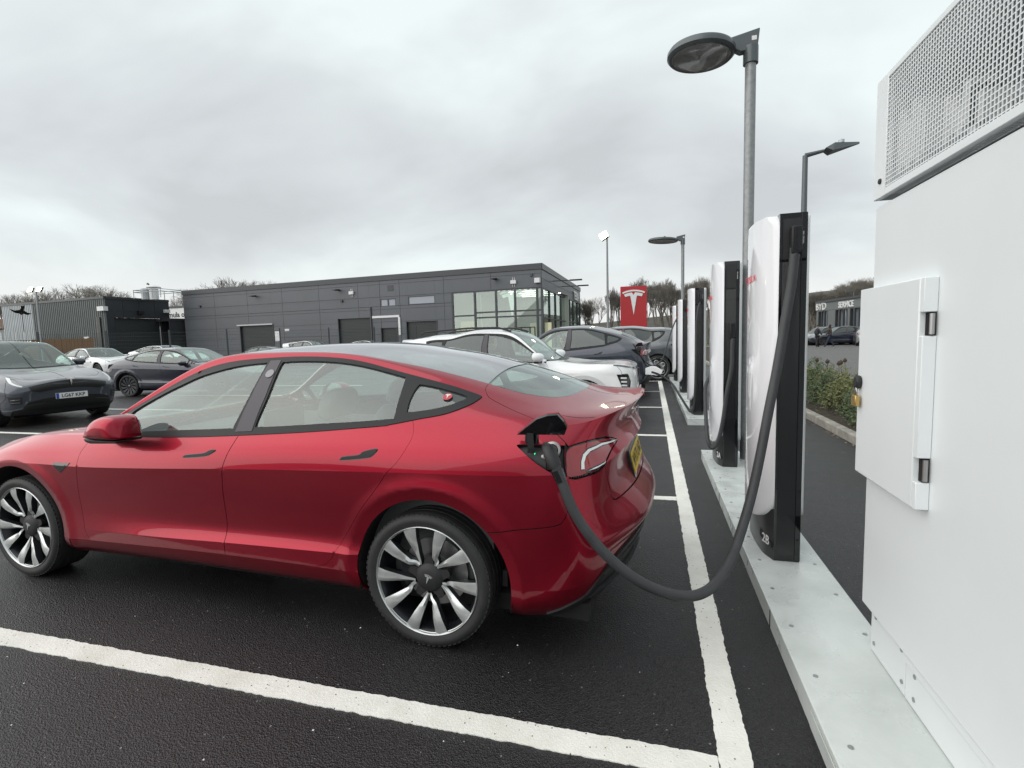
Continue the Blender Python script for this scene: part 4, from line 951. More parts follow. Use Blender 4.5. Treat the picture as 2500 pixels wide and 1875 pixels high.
def plinth(y0, y1, label):
    g = thing('charger_plinth', (.76, y0, 0), label, 'plinth', 0, 'low white plinths under the charging posts'); LL = y1-y0
    MB().box(-.198, .198, 0, LL, .0, .096).build('plinth_side', M['plinth'], g, bevel=.003)
    MB().box(-.203, .203, -.003, LL+.003, .0965, .110).build('plinth_top', M['plinth'], g, bevel=.005)
    n = int(LL/.36)
    bm_ = MB().cyl((0, 0, .0), (0, 0, .0022), .0095, n=12).cyl((0, 0, .0022), (0, 0, .0035), .006, n=6).mesh('bolt', M['bolt'])
    for i in range(n+1):
        for xx in (-.145, .145):
            link('bolt', bm_, g, loc=(xx+rl.uniform(-.004, .004), .12+i*(LL-.24)/n, .1102))
    k = 0
    while k*1.9+.9 < LL:
        b = MB(); b.box(-.2005, -.1985, k*1.9+.0, k*1.9+.012, .004, .092) if k else None
        if b.v: b.build('plinth_joint', M['dark'], g)
        k += 1
    return g
plinth(-1.2, 6.09, 'near pale plinth under the white cabinet and the two closest posts')
plinth(8.34, 16.3, 'far pale plinth under the distant charging posts')
o = MB().box(-.2035, -.1990, 0, .42, .012, .075); o = o.build('service_cover', M['plinth'], bevel=.0015); o.location = (.76, 1.52, 0)
tag(o, 'small flat cover plate on the side of the near plinth', 'cover plate')
# ------------------------------------------------------------------ the white supply cabinet
M['cab'] = mat('white_powder_coat', (.76, .80, .81), rough=.38, bump=(380, .10, .001), var=(3, .015))
cab = thing('supply_cabinet', (.86, 2.36, .11), 'tall white electrical cabinet with perforated upper hood and padlocked door', 'cabinet')
C0 = Vector((.86, 2.36, .11))
def cb(x0, x1, y0, y1, z0, z1): return (x0-C0.x, x1-C0.x, y0-C0.y, y1-C0.y, z0-C0.z, z1-C0.z)
MB().box(*cb(.86, 1.55, .35, 2.36, .305, 1.925)).build('cabinet_body', M['cab'], cab, bevel=.006)
MB().box(*cb(.8925, 1.52, .38, 2.335, .112, .303)).build('cabinet_skirt', M['cab'], cab, bevel=.003)
MB().box(*cb(.8895, .8922, 2.04, 2.335, .114, .300)).build('skirt_plate', M['cab'], cab, bevel=.001)
MB().box(*cb(.8885, .8922, .38, 2.034, .114, .255)).build('skirt_plate', M['cab'], cab, bevel=.002)
MB().box(*cb(.875, .8922, .38, 2.034, .258, .300)).build('skirt_ledge', M['cab'], cab, bevel=.004)
for y, z in ((2.29, .272), (2.30, .155), (2.07, .272), (2.06, .155), (1.97, .235), (1.97, .15)):
    o = MB().cyl((0, 0, 0), (-.003, 0, 0), .0085, n=12).build('skirt_screw', M['bolt'], cab); o.location = (.8885-C0.x, y-C0.y, z-C0.z)
MB().box(*cb(.90, 1.50, .42, 2.31, 1.925, 1.945)).build('neck', M['plastic'], cab)
# perforated hood
ht, hb = 2.385, 1.948
x0, x1, y0, y1 = .845, 1.56, .33, 2.345
MB().box(*cb(x0, x0+.022, y1-.095, y1, hb, ht)).build('hood_stile', M['cab'], cab, bevel=.002); MB().box(*cb(x0, x0+.022, y0, y0+.095, hb, ht)).build('hood_stile', M['cab'], cab, bevel=.002)
MB().box(*cb(x0, x0+.022, y0+.0952, y1-.0952, ht-.018, ht)).build('hood_rail', M['cab'], cab, bevel=.002); MB().box(*cb(x0, x0+.022, y0+.0952, y1-.0952, hb, hb+.026)).build('hood_rail', M['cab'], cab, bevel=.002)
MB().box(*cb(x0+.002, x1, y1-.003, y1-.001, hb, ht)).build('hood_end', M['cab'], cab)
MB().box(*cb(x0+.0005, x1, y0, y1-.0035, ht-.003, ht+.002)).build('hood_lid', M['cab'], cab)
b = MB(); p_ = .0158; ya, yb, za_, zb_ = y0+.095, y1-.095, hb+.026, ht-.018
y = ya+.005
while y < yb-.003: b.box(*cb(x0+.003, x0+.0055, y-.0017, y+.0017, za_, zb_)); y += p_
z = za_+.006
while z < zb_: b.box(*cb(x0+.0032, x0+.0053, ya, yb, z-.0017, z+.0017)); z += p_
b.build('hood_mesh', M['cab'], cab, kind='stuff', fix=False)
b = MB(); y = ya       # perforated underside lip
while y < yb: b.box(*cb(x0+.0225, x0+.052, y, y+.0045, hb+.001, hb+.003)); y += p_
b.box(*cb(x0+.0225, x0+.026, y1-1.9, y1-.1, hb+.0005, hb+.0035)); b.box(*cb(x0+.052, x0+.075, y1-1.9, y1-.1, hb+.0005, hb+.0035)); b.build('hood_underside', M['cab'], cab, kind='stuff', fix=False)
MB().box(*cb(1.30, 1.32, .45, 2.30, hb, ht-.01)).build('hood_back', mat('hood_interior', (.03, .035, .05), rough=.7), cab)
for yy, zz, r_, l_ in ((2.02, 2.06, .11, .26), (1.66, 2.08, .08, .2), (1.50, 2.20, .06, .12), (1.2, 2.1, .1, .3)):
    o = MB().cyl((0, 0, 0), (0, -l_, 0), r_, n=20).build('fan_housing', mat('housing_white', (.7, .72, .74), rough=.4), cab, smooth=40); o.location = (1.10-C0.x, yy-C0.y, zz-C0.z)
for (ya_, za1, za2, l_) in ((2.35, 2.05, 2.27, .24), (2.04, 2.05, 2.19, .2), (1.90, 2.03, 2.16, .09)):
    for q_ in range(int(l_/.035)): MB().box(*cb(.885, .95, ya_-.09-.035*q_-.028, ya_-.09-.035*q_, za1-.03+.02*(q_ % 2), za2-.03-.03*(q_ % 3))).build('equipment_fin', M['whiteink'], cab)
for yy in (1.60, 1.35, .9): MB().box(*cb(.98, 1.02, yy-.05, yy+.07, 1.95, 2.18)).build('terminal_block', M['alloyd'], cab, bevel=.005)
o = MB().cyl((0, 0, 0), (-.006, 0, 0), .011, .009, n=16).build('hood_lock', M['plastic'], cab); o.location = (x0-C0.x, 2.287-C0.y, 2.008-C0.z)
# door box with hinges
b = MB(); dx0 = .82
prof = [(1.895, .866), (2.367, .866), (2.367, 1.608), (1.895, 1.606)]
MB().box(*cb(dx0, .857, 1.897, 2.367, .866, 1.608)).build('cabinet_door', M['cab'], cab, bevel=.004)
for z0_, z1_ in ((.866, .955), (1.035, 1.425), (1.50, 1.607)): MB().box(*cb(dx0+.0015, .8595, 1.872, 1.8965, z0_, z1_)).build('door_return', M['cab'], cab, bevel=.002)
for z0_, z1_ in ((.957, 1.033), (1.427, 1.498)):
    MB().box(*cb(.838, .8575, 1.875, 1.8960, z0_, z1_)).build('hinge_pocket', M['dark'], cab)
    o = MB().cyl((0, 0, 0), (0, 0, z1_-z0_-.006), .0075, n=14).build('door_hinge', M['steel'], cab, smooth=40); o.location = (.846-C0.x, 1.8735-C0.y, z0_+.003-C0.z)
b = MB(); b.prism([(-.012, -.022), (.012, -.026), (.020, -.008), (.018, .018), (.004, .032), (-.016, .024), (-.022, .004)], 0, -.022, 'yz'); o = b.build('padlock_hasp_cover', M['plastic'], cab, bevel=.007, seg=3); o.location = (dx0-C0.x, 2.335-C0.y, 1.235-C0.z)
pl = MB().box(-.012, .006, -.022, .022, -.024, .020).build('padlock', mat('brass', (.52, .36, .13), rough=.32, metal=.85, var=(30, .15)), bevel=.003)
pl.location = (dx0-.014, 2.335, 1.165); tag(pl, 'small brass padlock hanging from the white cabinet door', 'padlock')
b = MB(); b.tube([(-.004, -.012, .018), (-.004, -.012, .042), (-.004, -.006, .052), (-.004, .006, .052), (-.004, .012, .042), (-.004, .012, .018)], .0036, 10); b.build('shackle', M['steel'], pl, smooth=True)
# fallen leaves and grit on the lane by the kerb
lf = random.Random(9); lm = mat('fallen_leaf', (.34, .25, .13), rough=.8); b = MB(); c = MB()
for i in range(60):
    y = lf.uniform(5.8, 10.5); x = 2.44-abs(lf.gauss(0, .10)); s_ = lf.uniform(.012, .028); a = lf.uniform(0, 6.28); d = Vector((math.cos(a), math.sin(a), lf.uniform(-.2, .2)))*s_; e_ = Vector((-math.sin(a), math.cos(a), .1))*s_*.5; q = Vector((x, y, .009))
    b.add([q-d, q-e_, q+d, q+e_], [(0, 1, 2, 3)])
b.build('fallen_leaves', lm, fix=False, kind='stuff')
for i in range(90):
    y = lf.uniform(.6, 5.5); x = lf.uniform(-3.2, .5); s_ = lf.uniform(.0015, .0042); o_ = len(c.v)
    c.add([(x-s_, y-s_, 0), (x+s_, y-s_*.7, 0), (x+s_*.6, y+s_, 0), (x-s_*.8, y+s_*.7, 0), (x, y, s_*1.2)], [(0, 1, 4), (1, 2, 4), (2, 3, 4), (3, 0, 4)])
c.build('loose_chippings', M['platew'], fix=False, kind='stuff')
# ------------------------------------------------------------------ other bodies, from the same kind of control net
def zmap(G, pairs):
    a = np.array(pairs); G[..., 2] = np.interp(G[..., 2], a[:, 0], a[:, 1])
def xmap(G, wb, fo, ro):
    x = G[..., 0]; G[..., 0] = np.where(x > 2.875, wb+(x-2.875)*fo/.835, np.where(x > 0, x*wb/2.875, x*ro/1.0))
def suv_net(wb=2.66, fo=.85, ro=.845, half=.912, h=1.62, tailz=1.47):
    G = M3.copy(); xmap(G, wb, fo, ro); zmap(G, [(.19, .25), (.33, .40), (.65, .74), (.98, 1.05), (1.06, 1.13), (1.2, 1.33), (1.45, h)]); G[..., 1] *= half/.925
    # blunt, high nose
    for s, x, y, top in ((0, wb+fo, 0, .92), (1, wb+fo-.02, .50, .935), (2, wb+fo-.12, .80, .965), (3, wb+fo*.58, .885, .985)):
        for r in range(8):
            f = r/7; G[r, s] = (x-(.03 if r < 2 else 0)-.03*f*f, y*(1-.03*f), .26+(top-.10-.26)*f)
        for r in range(8, 14):
            k = (1, .9, .8, .68, .36, 0)[r-8]; G[r, s] = (x-.05-(0 if s == 0 else .05*(1-k))+.0, y*.94*k, top+.025*(1-k)*(1 if s else 0))
    # flat roof to a tailgate
    for s, z, ye in ((10, h-.05, .61), (11, h-.06, .62), (12, h-.075, .62), (13, h-.10, .61), (14, h-.125, .58)):
        x = (.30*wb/2.875, 0, -.28, -.45, -.60)[s-10]
        for r in range(10, 14): G[r, s] = (x, (ye, ye-.07, .30, 0)[r-10], z-(.10, .05, .015, 0)[r-10])
        G[9, s] = (x-(.02 if s == 14 else 0), .73-(.02 if s == 14 else 0), (z+1.12)/2-.02)
    G[8, 13] = (-.50, .80, 1.15); G[8, 14] = (-.66, .72, 1.28); G[9, 14] = (-.62, .66, 1.39)
    for r in range(8, 14):
        k = (1, .93, .85, .74, .38, 0)[r-8]; G[r, 15] = (-.74, .58*k, tailz-.03+.02*(1-k)); G[r, 16] = (-.79, .36*k, tailz); G[r, 17] = (-.81, 0, tailz)
    for r, (x, z) in enumerate(((-.76, .28), (-.80, .36), (-.83, .46), (-.845, .55), (-.845, .66), (-.83, .80), (-.80, .98), (-.79, 1.12))):
        for s, y, dx in ((14, .84, .20), (15, .72, .085), (16, .42, .015), (17, 0, 0)):
            yy = y-(.0 if r < 6 else (.04 if r == 6 else .07))*(s < 17); G[r, s] = (x+dx, yy, z)
    return G
def ynet():
    G = M3.copy(); xmap(G, 2.89, .89, .97); zmap(G, [(.19, .21), (.65, .71), (.98, 1.06), (1.07, 1.17), (1.125, 1.25), (1.2, 1.37), (1.45, 1.66)]); G[..., 1] *= 1.02; return G
def xnet():
    G = M3.copy(); xmap(G, 2.965, .98, 1.06); zmap(G, [(.19, .21), (.33, .38), (.65, .74), (.84, .98), (.98, 1.10), (1.2, 1.42), (1.45, 1.70)]); G[..., 1] *= 1.075
    for s, top in ((0, .90), (1, .91), (2, .95), (3, 1.0)):
        zt = G[13, s, 2]
        G[:, s, 2] = .24+(G[:, s, 2]-.24)*(top-.24)/(zt-.24)
    G[:8, 1, 1] *= 1.18; G[:8, 2, 1] *= 1.06; G[8:, 1, 1] *= 1.1
    return G
SUVS = Surf(suv_net(), BREAKS); HATCHS = Surf(suv_net(3.0, .85, .80, .945, 1.63, 1.44), BREAKS); YS = Surf(ynet(), BREAKS); XS = Surf(xnet(), BREAKS)
def open_mirror(root, x, y, z, sg, m, low=None, s=1.):
    o = MB(); n = 16; rings = []
    for xx, k in ((.10, .35), (.075, .7), (.03, .95), (-.03, 1.0), (-.06, .97)):
        rings += [(x+xx*s, sg*(y+.12*s+.125*s*k*math.copysign(abs(math.cos(a))**.75, math.cos(a))), z+.075*s*k*math.copysign(abs(math.sin(a))**.75, math.sin(a))) for a in [2*math.pi*j/n for j in range(n)]]
    o.add(rings, [(i*n+j, i*n+(j+1) % n, (i+1)*n+(j+1) % n, (i+1)*n+j) for i in range(4) for j in range(n)]+[tuple(range(n))]); o.build('mirror_shell', m, root, smooth=60)
    MB().box(x-.045*s, x+.03*s, sg*(y-.04), sg*(y+.20*s), z-.095*s, z-.055*s).build('mirror_base', M['trim'], root, bevel=.012)
    MB().box(x-.062*s, x-.058*s, sg*(y+.01), sg*(y+.23*s), z-.055*s, z+.06*s).build('mirror_glass', M['chrome'], root)
M['coat'] = mat('dark_coat', (.03, .032, .04), rough=.85, bump=(40, .3, .01)); M['coat2'] = mat('brown_coat', (.05, .035, .03), rough=.85, bump=(40, .3, .01)); M['jean'] = mat('denim', (.03, .04, .07), rough=.85)
def skin_body(name, J, E_, Rr, m, parent=None, rot=0, loc=(0, 0, 0)):
    me = bpy.data.meshes.new(name); me.from_pydata(J, E_, []); o = link(name, me, parent); o.location = loc; o.rotation_euler = (0, 0, rot)
    o.modifiers.new('skin', 'SKIN')
    bm = bmesh.new(); bm.from_mesh(me); lay = bm.verts.layers.skin.verify()
    for v, r_ in zip(bm.verts, Rr): v[lay].radius = r_ if isinstance(r_, tuple) else (r_, r_)
    bm.verts.ensure_lookup_table(); bm.verts[0][lay].use_root = True; bm.to_mesh(me); bm.free()
    sb = o.modifiers.new('sub', 'SUBSURF'); sb.levels = 2; sb.render_levels = 2
    dg = bpy.context.evaluated_depsgraph_get(); m2 = bpy.data.meshes.new_from_object(o.evaluated_get(dg)); o.modifiers.clear(); o.data = m2; m2.materials.clear(); m2.materials.append(m)
    m2.polygons.foreach_set('use_smooth', [True]*len(m2.polygons)); return o
def head(parent, x, y, z, rot=0, hair=True):
    b = MB(); pr = [(.0, -.115), (.045, -.108), (.062, -.08), (.074, -.04), (.080, .02), (.078, .07), (.06, .105), (.03, .122), (.0, .126)]
    b.lathe(pr, 20, 'z'); b.add([(.072, -.012, -.01), (.072, .012, -.01), (.098, 0, -.018), (.074, 0, .03)], [(0, 1, 2), (0, 2, 3), (1, 3, 2)])
    for s in (1, -1): b.box(-.012, .012, s*.078-.006, s*.078+.006, -.02, .03)
    o = b.build('head', M['skin'], parent, smooth=50); o.location = (x, y, z); o.rotation_euler = (0, 0, rot)
    for s in (1, -1): e_ = MB().box(.070, .077, s*.03-.011, s*.03+.011, .015, .024).build('eye', M['ink'], o)
    MB().box(.066, .073, -.02, .02, -.062, -.056).build('mouth', M['coat2'], o)
    if hair:
        b = MB(); b.lathe([(.086, .0), (.088, .05), (.072, .11), (.035, .134), (.0, .138)], 20, 'z'); h_ = b.build('hair', M['hair'], o, smooth=True); h_.location = (-.012, 0, 0)
    return o
def seated(loc, rot, label, coat):
    t = thing('person', loc, label, 'person', rot)
    J = [(0, 0, 0), (-.05, 0, .28), (-.08, 0, .48), (-.07, 0, .60), (-.08, .19, .47), (.06, .25, .24), (.30, .16, .33), (-.08, -.19, .47), (.06, -.25, .24), (.30, -.16, .33), (.40, .10, -.02), (.40, -.10, -.02)]
    skin_body('torso', J, [(0, 1), (1, 2), (2, 3), (2, 4), (4, 5), (5, 6), (2, 7), (7, 8), (8, 9), (0, 10), (0, 11)], [.16, .165, .13, .055, .08, .055, .035, .08, .055, .035, .09, .09], coat, t)
    head(t, -.04, 0, .73); return t
def walker(loc, rot, label, coat, legs, stride=.22, hood=False):
    t = thing('person', loc, label, 'person', rot, 'people walking on the far verge')
    J = [(0, 0, .95), (.0, 0, 1.2), (.02, 0, 1.42), (.03, 0, 1.54), (0, .20, 1.40), (-.08, .26, 1.14), (.06, .27, .93), (0, -.20, 1.40), (.12, -.26, 1.14), (.24, -.22, .97)]
    skin_body('coat', J, [(0, 1), (1, 2), (2, 3), (2, 4), (4, 5), (5, 6), (2, 7), (7, 8), (8, 9)], [.17, .17, .14, .06, .08, .06, .045, .08, .06, .045], coat, t)
    J = [(0, 0, .93), (.02, .10, .86), (stride*.6, .10, .48), (stride, .10, .08), (stride+.12, .10, .05), (-.02, -.10, .86), (-stride*.3, -.10, .48), (-stride, -.10, .12), (-stride+.1, -.10, .04)]
    skin_body('trousers', J, [(0, 1), (1, 2), (2, 3), (3, 4), (0, 5), (5, 6), (6, 7), (7, 8)], [.14, .10, .075, .055, .045, .10, .075, .055, .045], legs, t)
    head(t, .05, 0, 1.66, hair=not hood)
    if hood: o = MB().lathe([(.0, -.12), (.08, -.13), (.105, -.05), (.108, .04), (.08, .12), (.0, .15)], 18, 'z').build('hood', coat, t, smooth=True); o.location = (.02, 0, 1.66)
    return t
# ------------------------------------------------------------------ parked and charging cars
# white compact SUV, nose towards the posts
suv = saloon('white_suv', (-3.70, 9.13, 0), R(-1), 'white compact SUV nosed up to the third charger, its front charge flap open', M['white'], wheel='hexes', S=SUVS, wb=2.66, wr=.345, ar=.40, yw=.885, lamp=[(2.85, 6.4), (2.0, 6.6), (1.75, 5.2), (1.95, 3.3), (2.5, 2.9), (2.72, 5.0)], mirrors=False, glassm={'side2': M['dglass'], 'rear': M['dglass'], 'roof': M['white']}, group='cars on charge')
for sg in (1, -1):
    open_mirror(suv, 1.93, .86, 1.12, sg, M['white'], s=1.05)
    b = MB(); b.tube([(-.35, sg*.60, 1.555), (-.25, sg*.605, 1.60), (.6, sg*.60, 1.645), (1.15, sg*.60, 1.635), (1.38, sg*.60, 1.565)], .016, 8); b.build('roof_rail', M['plastic'], suv, smooth=40)
panel(SUVS, 'front_light_bar', M['lampclear'], suv, [(0, 7.55), (1.2, 7.55), (2.2, 7.62), (2.9, 7.75), (2.9, 7.95), (2.2, 7.9), (1.2, 7.85), (0, 7.85)], off=.004, both=True, inset=0)
panel(SUVS, 'lower_intake', M['plastic'], suv, [(0, .9), (1.3, 1.0), (2.2, 1.3), (2.3, 2.3), (1.2, 2.1), (0, 2.1)], off=.004, both=True, inset=0)
panel(SUVS, 'arch_cladding', mat('pale_grey_cladding', (.60, .61, .61), rough=.4), suv, arch(SUVS, 2.66, .345, .47, 2.3, 6.2)[:-2]+arch(SUVS, 2.66, .345, .41, 2.3, 6.2)[:-2][::-1], off=.008, inset=0)
panel(SUVS, 'headlamp_mask', M['gloss'], suv, [(2.82, 6.35), (2.02, 6.55), (1.78, 5.2), (1.97, 3.35), (2.48, 2.95), (2.69, 5.0)], off=.004, inset=0)
for t0 in (4.2, 4.9, 5.6): panel(SUVS, 'lamp_element', M['lenswhite'], suv, [(2.2, t0), (2.62, t0), (2.60, t0+.3), (2.2, t0+.3)], off=.010, inset=0)
fw_ = MB(); fw_.prism([(-.05, -.055), (-.05, .055), (.06, .095), (.135, .085), (.245, .02), (.225, -.045), (.10, -.065)], -.006, .006, 'xz'); o = fw_.build('charge_flap', M['white'], suv, bevel=.004); o.location = (3.66, .10, .80); o.rotation_euler = (0, 0, R(-10))
for yy in (.22,): MB().box(3.475, 3.50, yy-.1, yy+.1, .72, .86).build('charge_port_face', M['plastic'], suv)
text('front_plate', 'LR24 VZN', .09, M['ink'], suv, frame((3.538, 0, .50), (0, 1, 0), (0, 0, 1)), .001, .001)
MB().box(3.515, 3.534, -.26, .26, .445, .555).build('plate_backing', M['platew'], suv)
# dark hatchback beyond it, charging at its left rear
hatch = saloon('dark_hatchback', (-.88, 13.0, 0), math.pi, 'dark blue-grey hatchback charging behind the white SUV, tail towards the posts', M['ygrey'], wheel='turbine', S=YS, wb=2.89, wr=.35, ar=.41, yw=.915, sc=1.03, glassm={'side2': M['dglass'], 'rear': M['dglass']}, group='cars on charge')
b = MB(); b.prism([(-.52, 1.13), (-.60, 1.22), (-.69, 1.23), (-.72, 1.15)], .93, .95, 'xz'); b.build('charge_flap', M['gloss'], hatch); MB().box(-.67, -.58, .89, .96, 1.03, 1.13).build('plug', M['plastic'], hatch, bevel=.01)
# grey crossover beyond
cross = saloon('grey_crossover', (.22, 17.22, 0), math.pi, 'mid grey boxy crossover with angular alloy wheels, farthest in the charging row', M['igrey'], wheel='hexes', S=HATCHS, wb=3.0, wr=.37, ar=.43, yw=.92, sc=1.06, glassm={'side2': M['dglass'], 'rear': M['dglass']}, group='cars on charge')
# opposite row
mx_ = saloon('grey_large_suv', (-15.2, 8.2, 0), R(-10.5), 'large graphite SUV with plate LG67 KKP facing the camera at far left', M['grey'], wheel='turbine', S=XS, wb=2.965, wr=.37, ar=.43, yw=.965, lamp=[(2.98, 8.05), (2.3, 6.85), (1.5, 6.1), (1.36, 6.45), (1.8, 7.4), (2.3, 8.1), (2.88, 8.5)], mirrors=False)
panel(XS, 'nose_band', M['ink'], mx_, [(0, 6.9), (.5, 6.85), (1.0, 6.5), (1.3, 6.05), (.9, 5.9), (.45, 6.0), (.25, 5.6), (0, 5.3)], off=.004, both=True, inset=0)
panel(XS, 'nose_mesh', M['ink'], mx_, [(0, 5.2), (.3, 5.5), (.5, 5.9), (.9, 5.8), (1.25, 5.95), (1.15, 4.9), (.85, 4.25), (0, 4.15)], off=.004, both=True, inset=0)
panel(XS, 'lower_intake', M['ink'], mx_, [(0, .7), (1.1, .8), (1.6, 1.5), (1.3, 2.6), (.8, 2.9), (0, 2.9)], off=.004, both=True, inset=0)
panel(XS, 'fog_lamp_pocket', M['plastic'], mx_, [(1.55, 2.4), (2.25, 2.5), (2.4, 4.2), (1.5, 3.9)], off=.004, inset=0)
for t0 in (2.9, 3.5): ribbon(XS, 'fog_lamp_strip', M['chrome'], mx_, [(1.65, t0), (2.2, t0)], .012, off=.012, lens=0)
panel(XS, 'headlamp_strip', M['lenswhite'], mx_, [(2.9, 8.0), (2.3, 6.92), (1.56, 6.2), (1.52, 6.5), (2.2, 7.3), (2.72, 8.25)], off=.004, inset=0)
emblem('nose_emblem', .16, M['chrome'], mx_, frame((float(XS.ev([0], [6.2])[0][0])+.03, 0, float(XS.ev([0], [6.2])[0][2])), (0, 1, 0), (0, 0, 1)), .006)
MB().box(3.93, 3.948, -.265, .265, .50, .612).build('number_plate', M['platew'], mx_, bevel=.002); MB().box(3.948, 3.9495, -.262, -.215, .503, .609).build('plate_band', M['bluep'], mx_)
text('plate_letters', 'LG67 KKP', .098, M['ink'], mx_, frame((3.9505, .02, .554), (0, 1, 0), (0, 0, 1)), .0008, .0015, .93)
for sg in (1, -1): open_mirror(mx_, 1.95, .93, 1.20, sg, M['grey'])
blue = saloon('blue_saloon_car', (-15.35, 12.5, .0), R(8), 'midnight blue saloon parked between the graphite SUV and the mesh fence', M['blue'], wheel='turbine', mirrors=False)
for sg in (1, -1): open_mirror(blue, 1.92, .86, .99, sg, M['blue'], s=.9)
wh = 'white cars behind the mesh fence'
wa = saloon('white_saloon_car', (-28.6, 19.6, .1), R(-8), 'white saloon facing right behind the mesh fence, nearer of the two', M['white'], wheel='turbine', mirrors=False, group=wh)
wc = saloon('white_saloon_car', (-29.0, 23.6, .15), R(2), 'white saloon side-on behind the mesh fence, with a parked white bonnet before it', M['white'], wheel='turbine', mirrors=False, group=wh)
for c_ in (wa, wc):
    for sg in (1, -1): open_mirror(c_, 1.92, .86, .99, sg, M['white'], s=.9)
seated((-2.72, 8.78, .63), 0, 'person in dark clothes sitting at the wheel of the white SUV', M['coat'])
seated((-2.27, 13.35, .60), math.pi, 'person in dark clothes sitting in front inside the dark hatchback', M['coat2'])
# ------------------------------------------------------------------ the dealership and its neighbours
Z1 = lambda x, y: (x/3.95, 600+y/3.95)
Z2 = lambda x, y: (440+x/3.95, 600+y/3.95)
Z3 = lambda x, y: (1000+x/4.909, 600+y/4.909)
class Wall:
    "a vertical wall between two ground points; u metres along it, z up, thickness behind it"
    def __init__(s, p0, p1):
        s.p0 = Vector((p0[0], p0[1], 0)); s.p1 = Vector((p1[0], p1[1], 0)); s.L = (s.p1-s.p0).length; s.d = (s.p1-s.p0).normalized()
        n = Vector((s.d.y, -s.d.x, 0)); s.n = n if n.dot(-s.p0) > 0 else -n        # towards the camera
        s.m = Matrix((s.d, s.n, Vector((0, 0, 1)))).transposed().to_4x4(); s.m.translation = s.p0
    def uz(s, px, py):
        r = ray(px, py); n = s.n; t = ((s.p0.x*n.x+s.p0.y*n.y))/(r[0]*n.x+r[1]*n.y); P = Vector((r[0]*t, r[1]*t, EYE+r[2]*t)); return (P-s.p0).dot(s.d), P.z
    def root(s, name, label, cat): 
        o = thing(name, (0, 0, 0), label, cat); o.matrix_world = s.m; return o
M['clad'] = mat('slate_grey_cladding', (.105, .112, .125), rough=.42, metal=.2, var=(.35, .10))
M['cladt'] = mat('dark_capping', (.055, .060, .068), rough=.4, metal=.2)
M['clad2'] = mat('black_cladding', (.028, .032, .038), rough=.5, var=(.5, .12))
M['shutter'] = mat('dark_roller_shutter', (.045, .052, .052), rough=.5, metal=.2)
M['wglass'] = glass('showroom_glass', tint=(.62, .68, .64), base=.10)
M['hglass'] = mat('pale_window_glass', (.25, .28, .33), rough=.08, coat=.5)
M['lit'] = mat('lit_downlight', (.9, .9, .85), emit=((1, .98, .92), 6.0))
M['ceil'] = mat('pale_ceiling', (.42, .42, .40), rough=.9)
M['interior'] = mat('showroom_wall', (.30, .31, .29), rough=.8, emit=((.9, .95, .85), .035))  # faint glow put into the wall material, standing in for indoor light
M['intf'] = mat('showroom_floor', (.25, .26, .25), rough=.3)
def clad(wall, root, u0, u1, zs, us, opens, m, proud=.03, gap=.025):
    "cladding panels between the given joints, leaving the openings free"
    U = sorted(set([u0, u1]+us+[a for o in opens for a in (o[0], o[1])])); Zs = sorted(set(zs+[a for o in opens for a in (o[2], o[3]) if zs[0] < a < zs[-1]]))
    U = [u for u in U if u0 <= u <= u1]
    for a, b_ in zip(U, U[1:]):
        if b_-a < .05: continue
        for c, d in zip(Zs, Zs[1:]):
            if d-c < .04: continue
            cu, cz = (a+b_)/2, (c+d)/2
            if any(o[0] < cu < o[1] and o[2] < cz < o[3] for o in opens): continue
            ga = gap/2 if (a in us or a in (u0, u1)) else .002; gb = gap/2 if (b_ in us or b_ in (u0, u1)) else .002
            gc = gap/2 if c in zs else .002; gd = gap/2 if d in zs else .002
            MB().box(a+ga, b_-gb, 0, proud, c+gc, d-gd).build('cladding_panel', m, root)
HB = 7.0
c_corner = atz(*Z3(1575, 207), HB); c_left = atz(*Z2(20, 435), HB); c_right = atz(*Z3(2038, 505), HB)
F1 = Wall(c_left, c_corner); F2 = Wall(c_corner, c_right)
dl_ = F1.root('dealership_building', 'long slate-grey dealership with a glazed corner showroom and roller doors', 'building')
zlev = [0, 1.0, 2.05, 3.1, 4.15, 5.2, 6.25, HB-.45]
def rect(wall, Zf, x0, y0, x1, y1):
    a = wall.uz(*Zf(x0, y0)); b_ = wall.uz(*Zf(x1, y1)); c = wall.uz(*Zf(x0, y1)); d = wall.uz(*Zf(x1, y0))
    return ((a[0]+c[0])/2, (b_[0]+d[0])/2, (c[1]+b_[1])/2, (a[1]+d[1])/2)     # u0, u1, z0, z1
g0 = rect(F1, Z3, 513, 572, 1590, 900); gu0 = F1.uz(*Z3(513, 700))[0]; gu1 = F1.L; gz1 = F1.uz(*Z3(1000, 535))[1]
doors = []
for (x0, y0, x1) in ((585, 770, 900), (1530, 700, 1838), (1945, 792, 2095)):
    u0 = F1.uz(*Z2(x0, y0+60))[0]; u1 = F1.uz(*Z2(x1, y0+60))[0]; z1 = F1.uz(*Z2((x0+x1)/2, y0))[1]; doors.append((u0, u1, 0, z1))
u0 = F1.uz(*Z3(-30, 960))[0]; u1 = F1.uz(*Z3(328, 960))[0]; doors.append((u0, u1, 0, F1.uz(*Z3(150, 905))[1]))
wins = [rect(F1, Z2, 1932, 512, 2080, 585), rect(F1, Z3, -15, 600, 305, 700)]
glz = (gu0, gu1, 0, gz1)
us = [F1.L*i/9 for i in range(1, 9)]
clad(F1, dl_, 0, F1.L, zlev, us, doors+wins+[glz], M['clad'])
MB().box(-.05, F1.L+.05, -.4, .10, HB-.44, HB).build('parapet', M['cladt'], dl_)
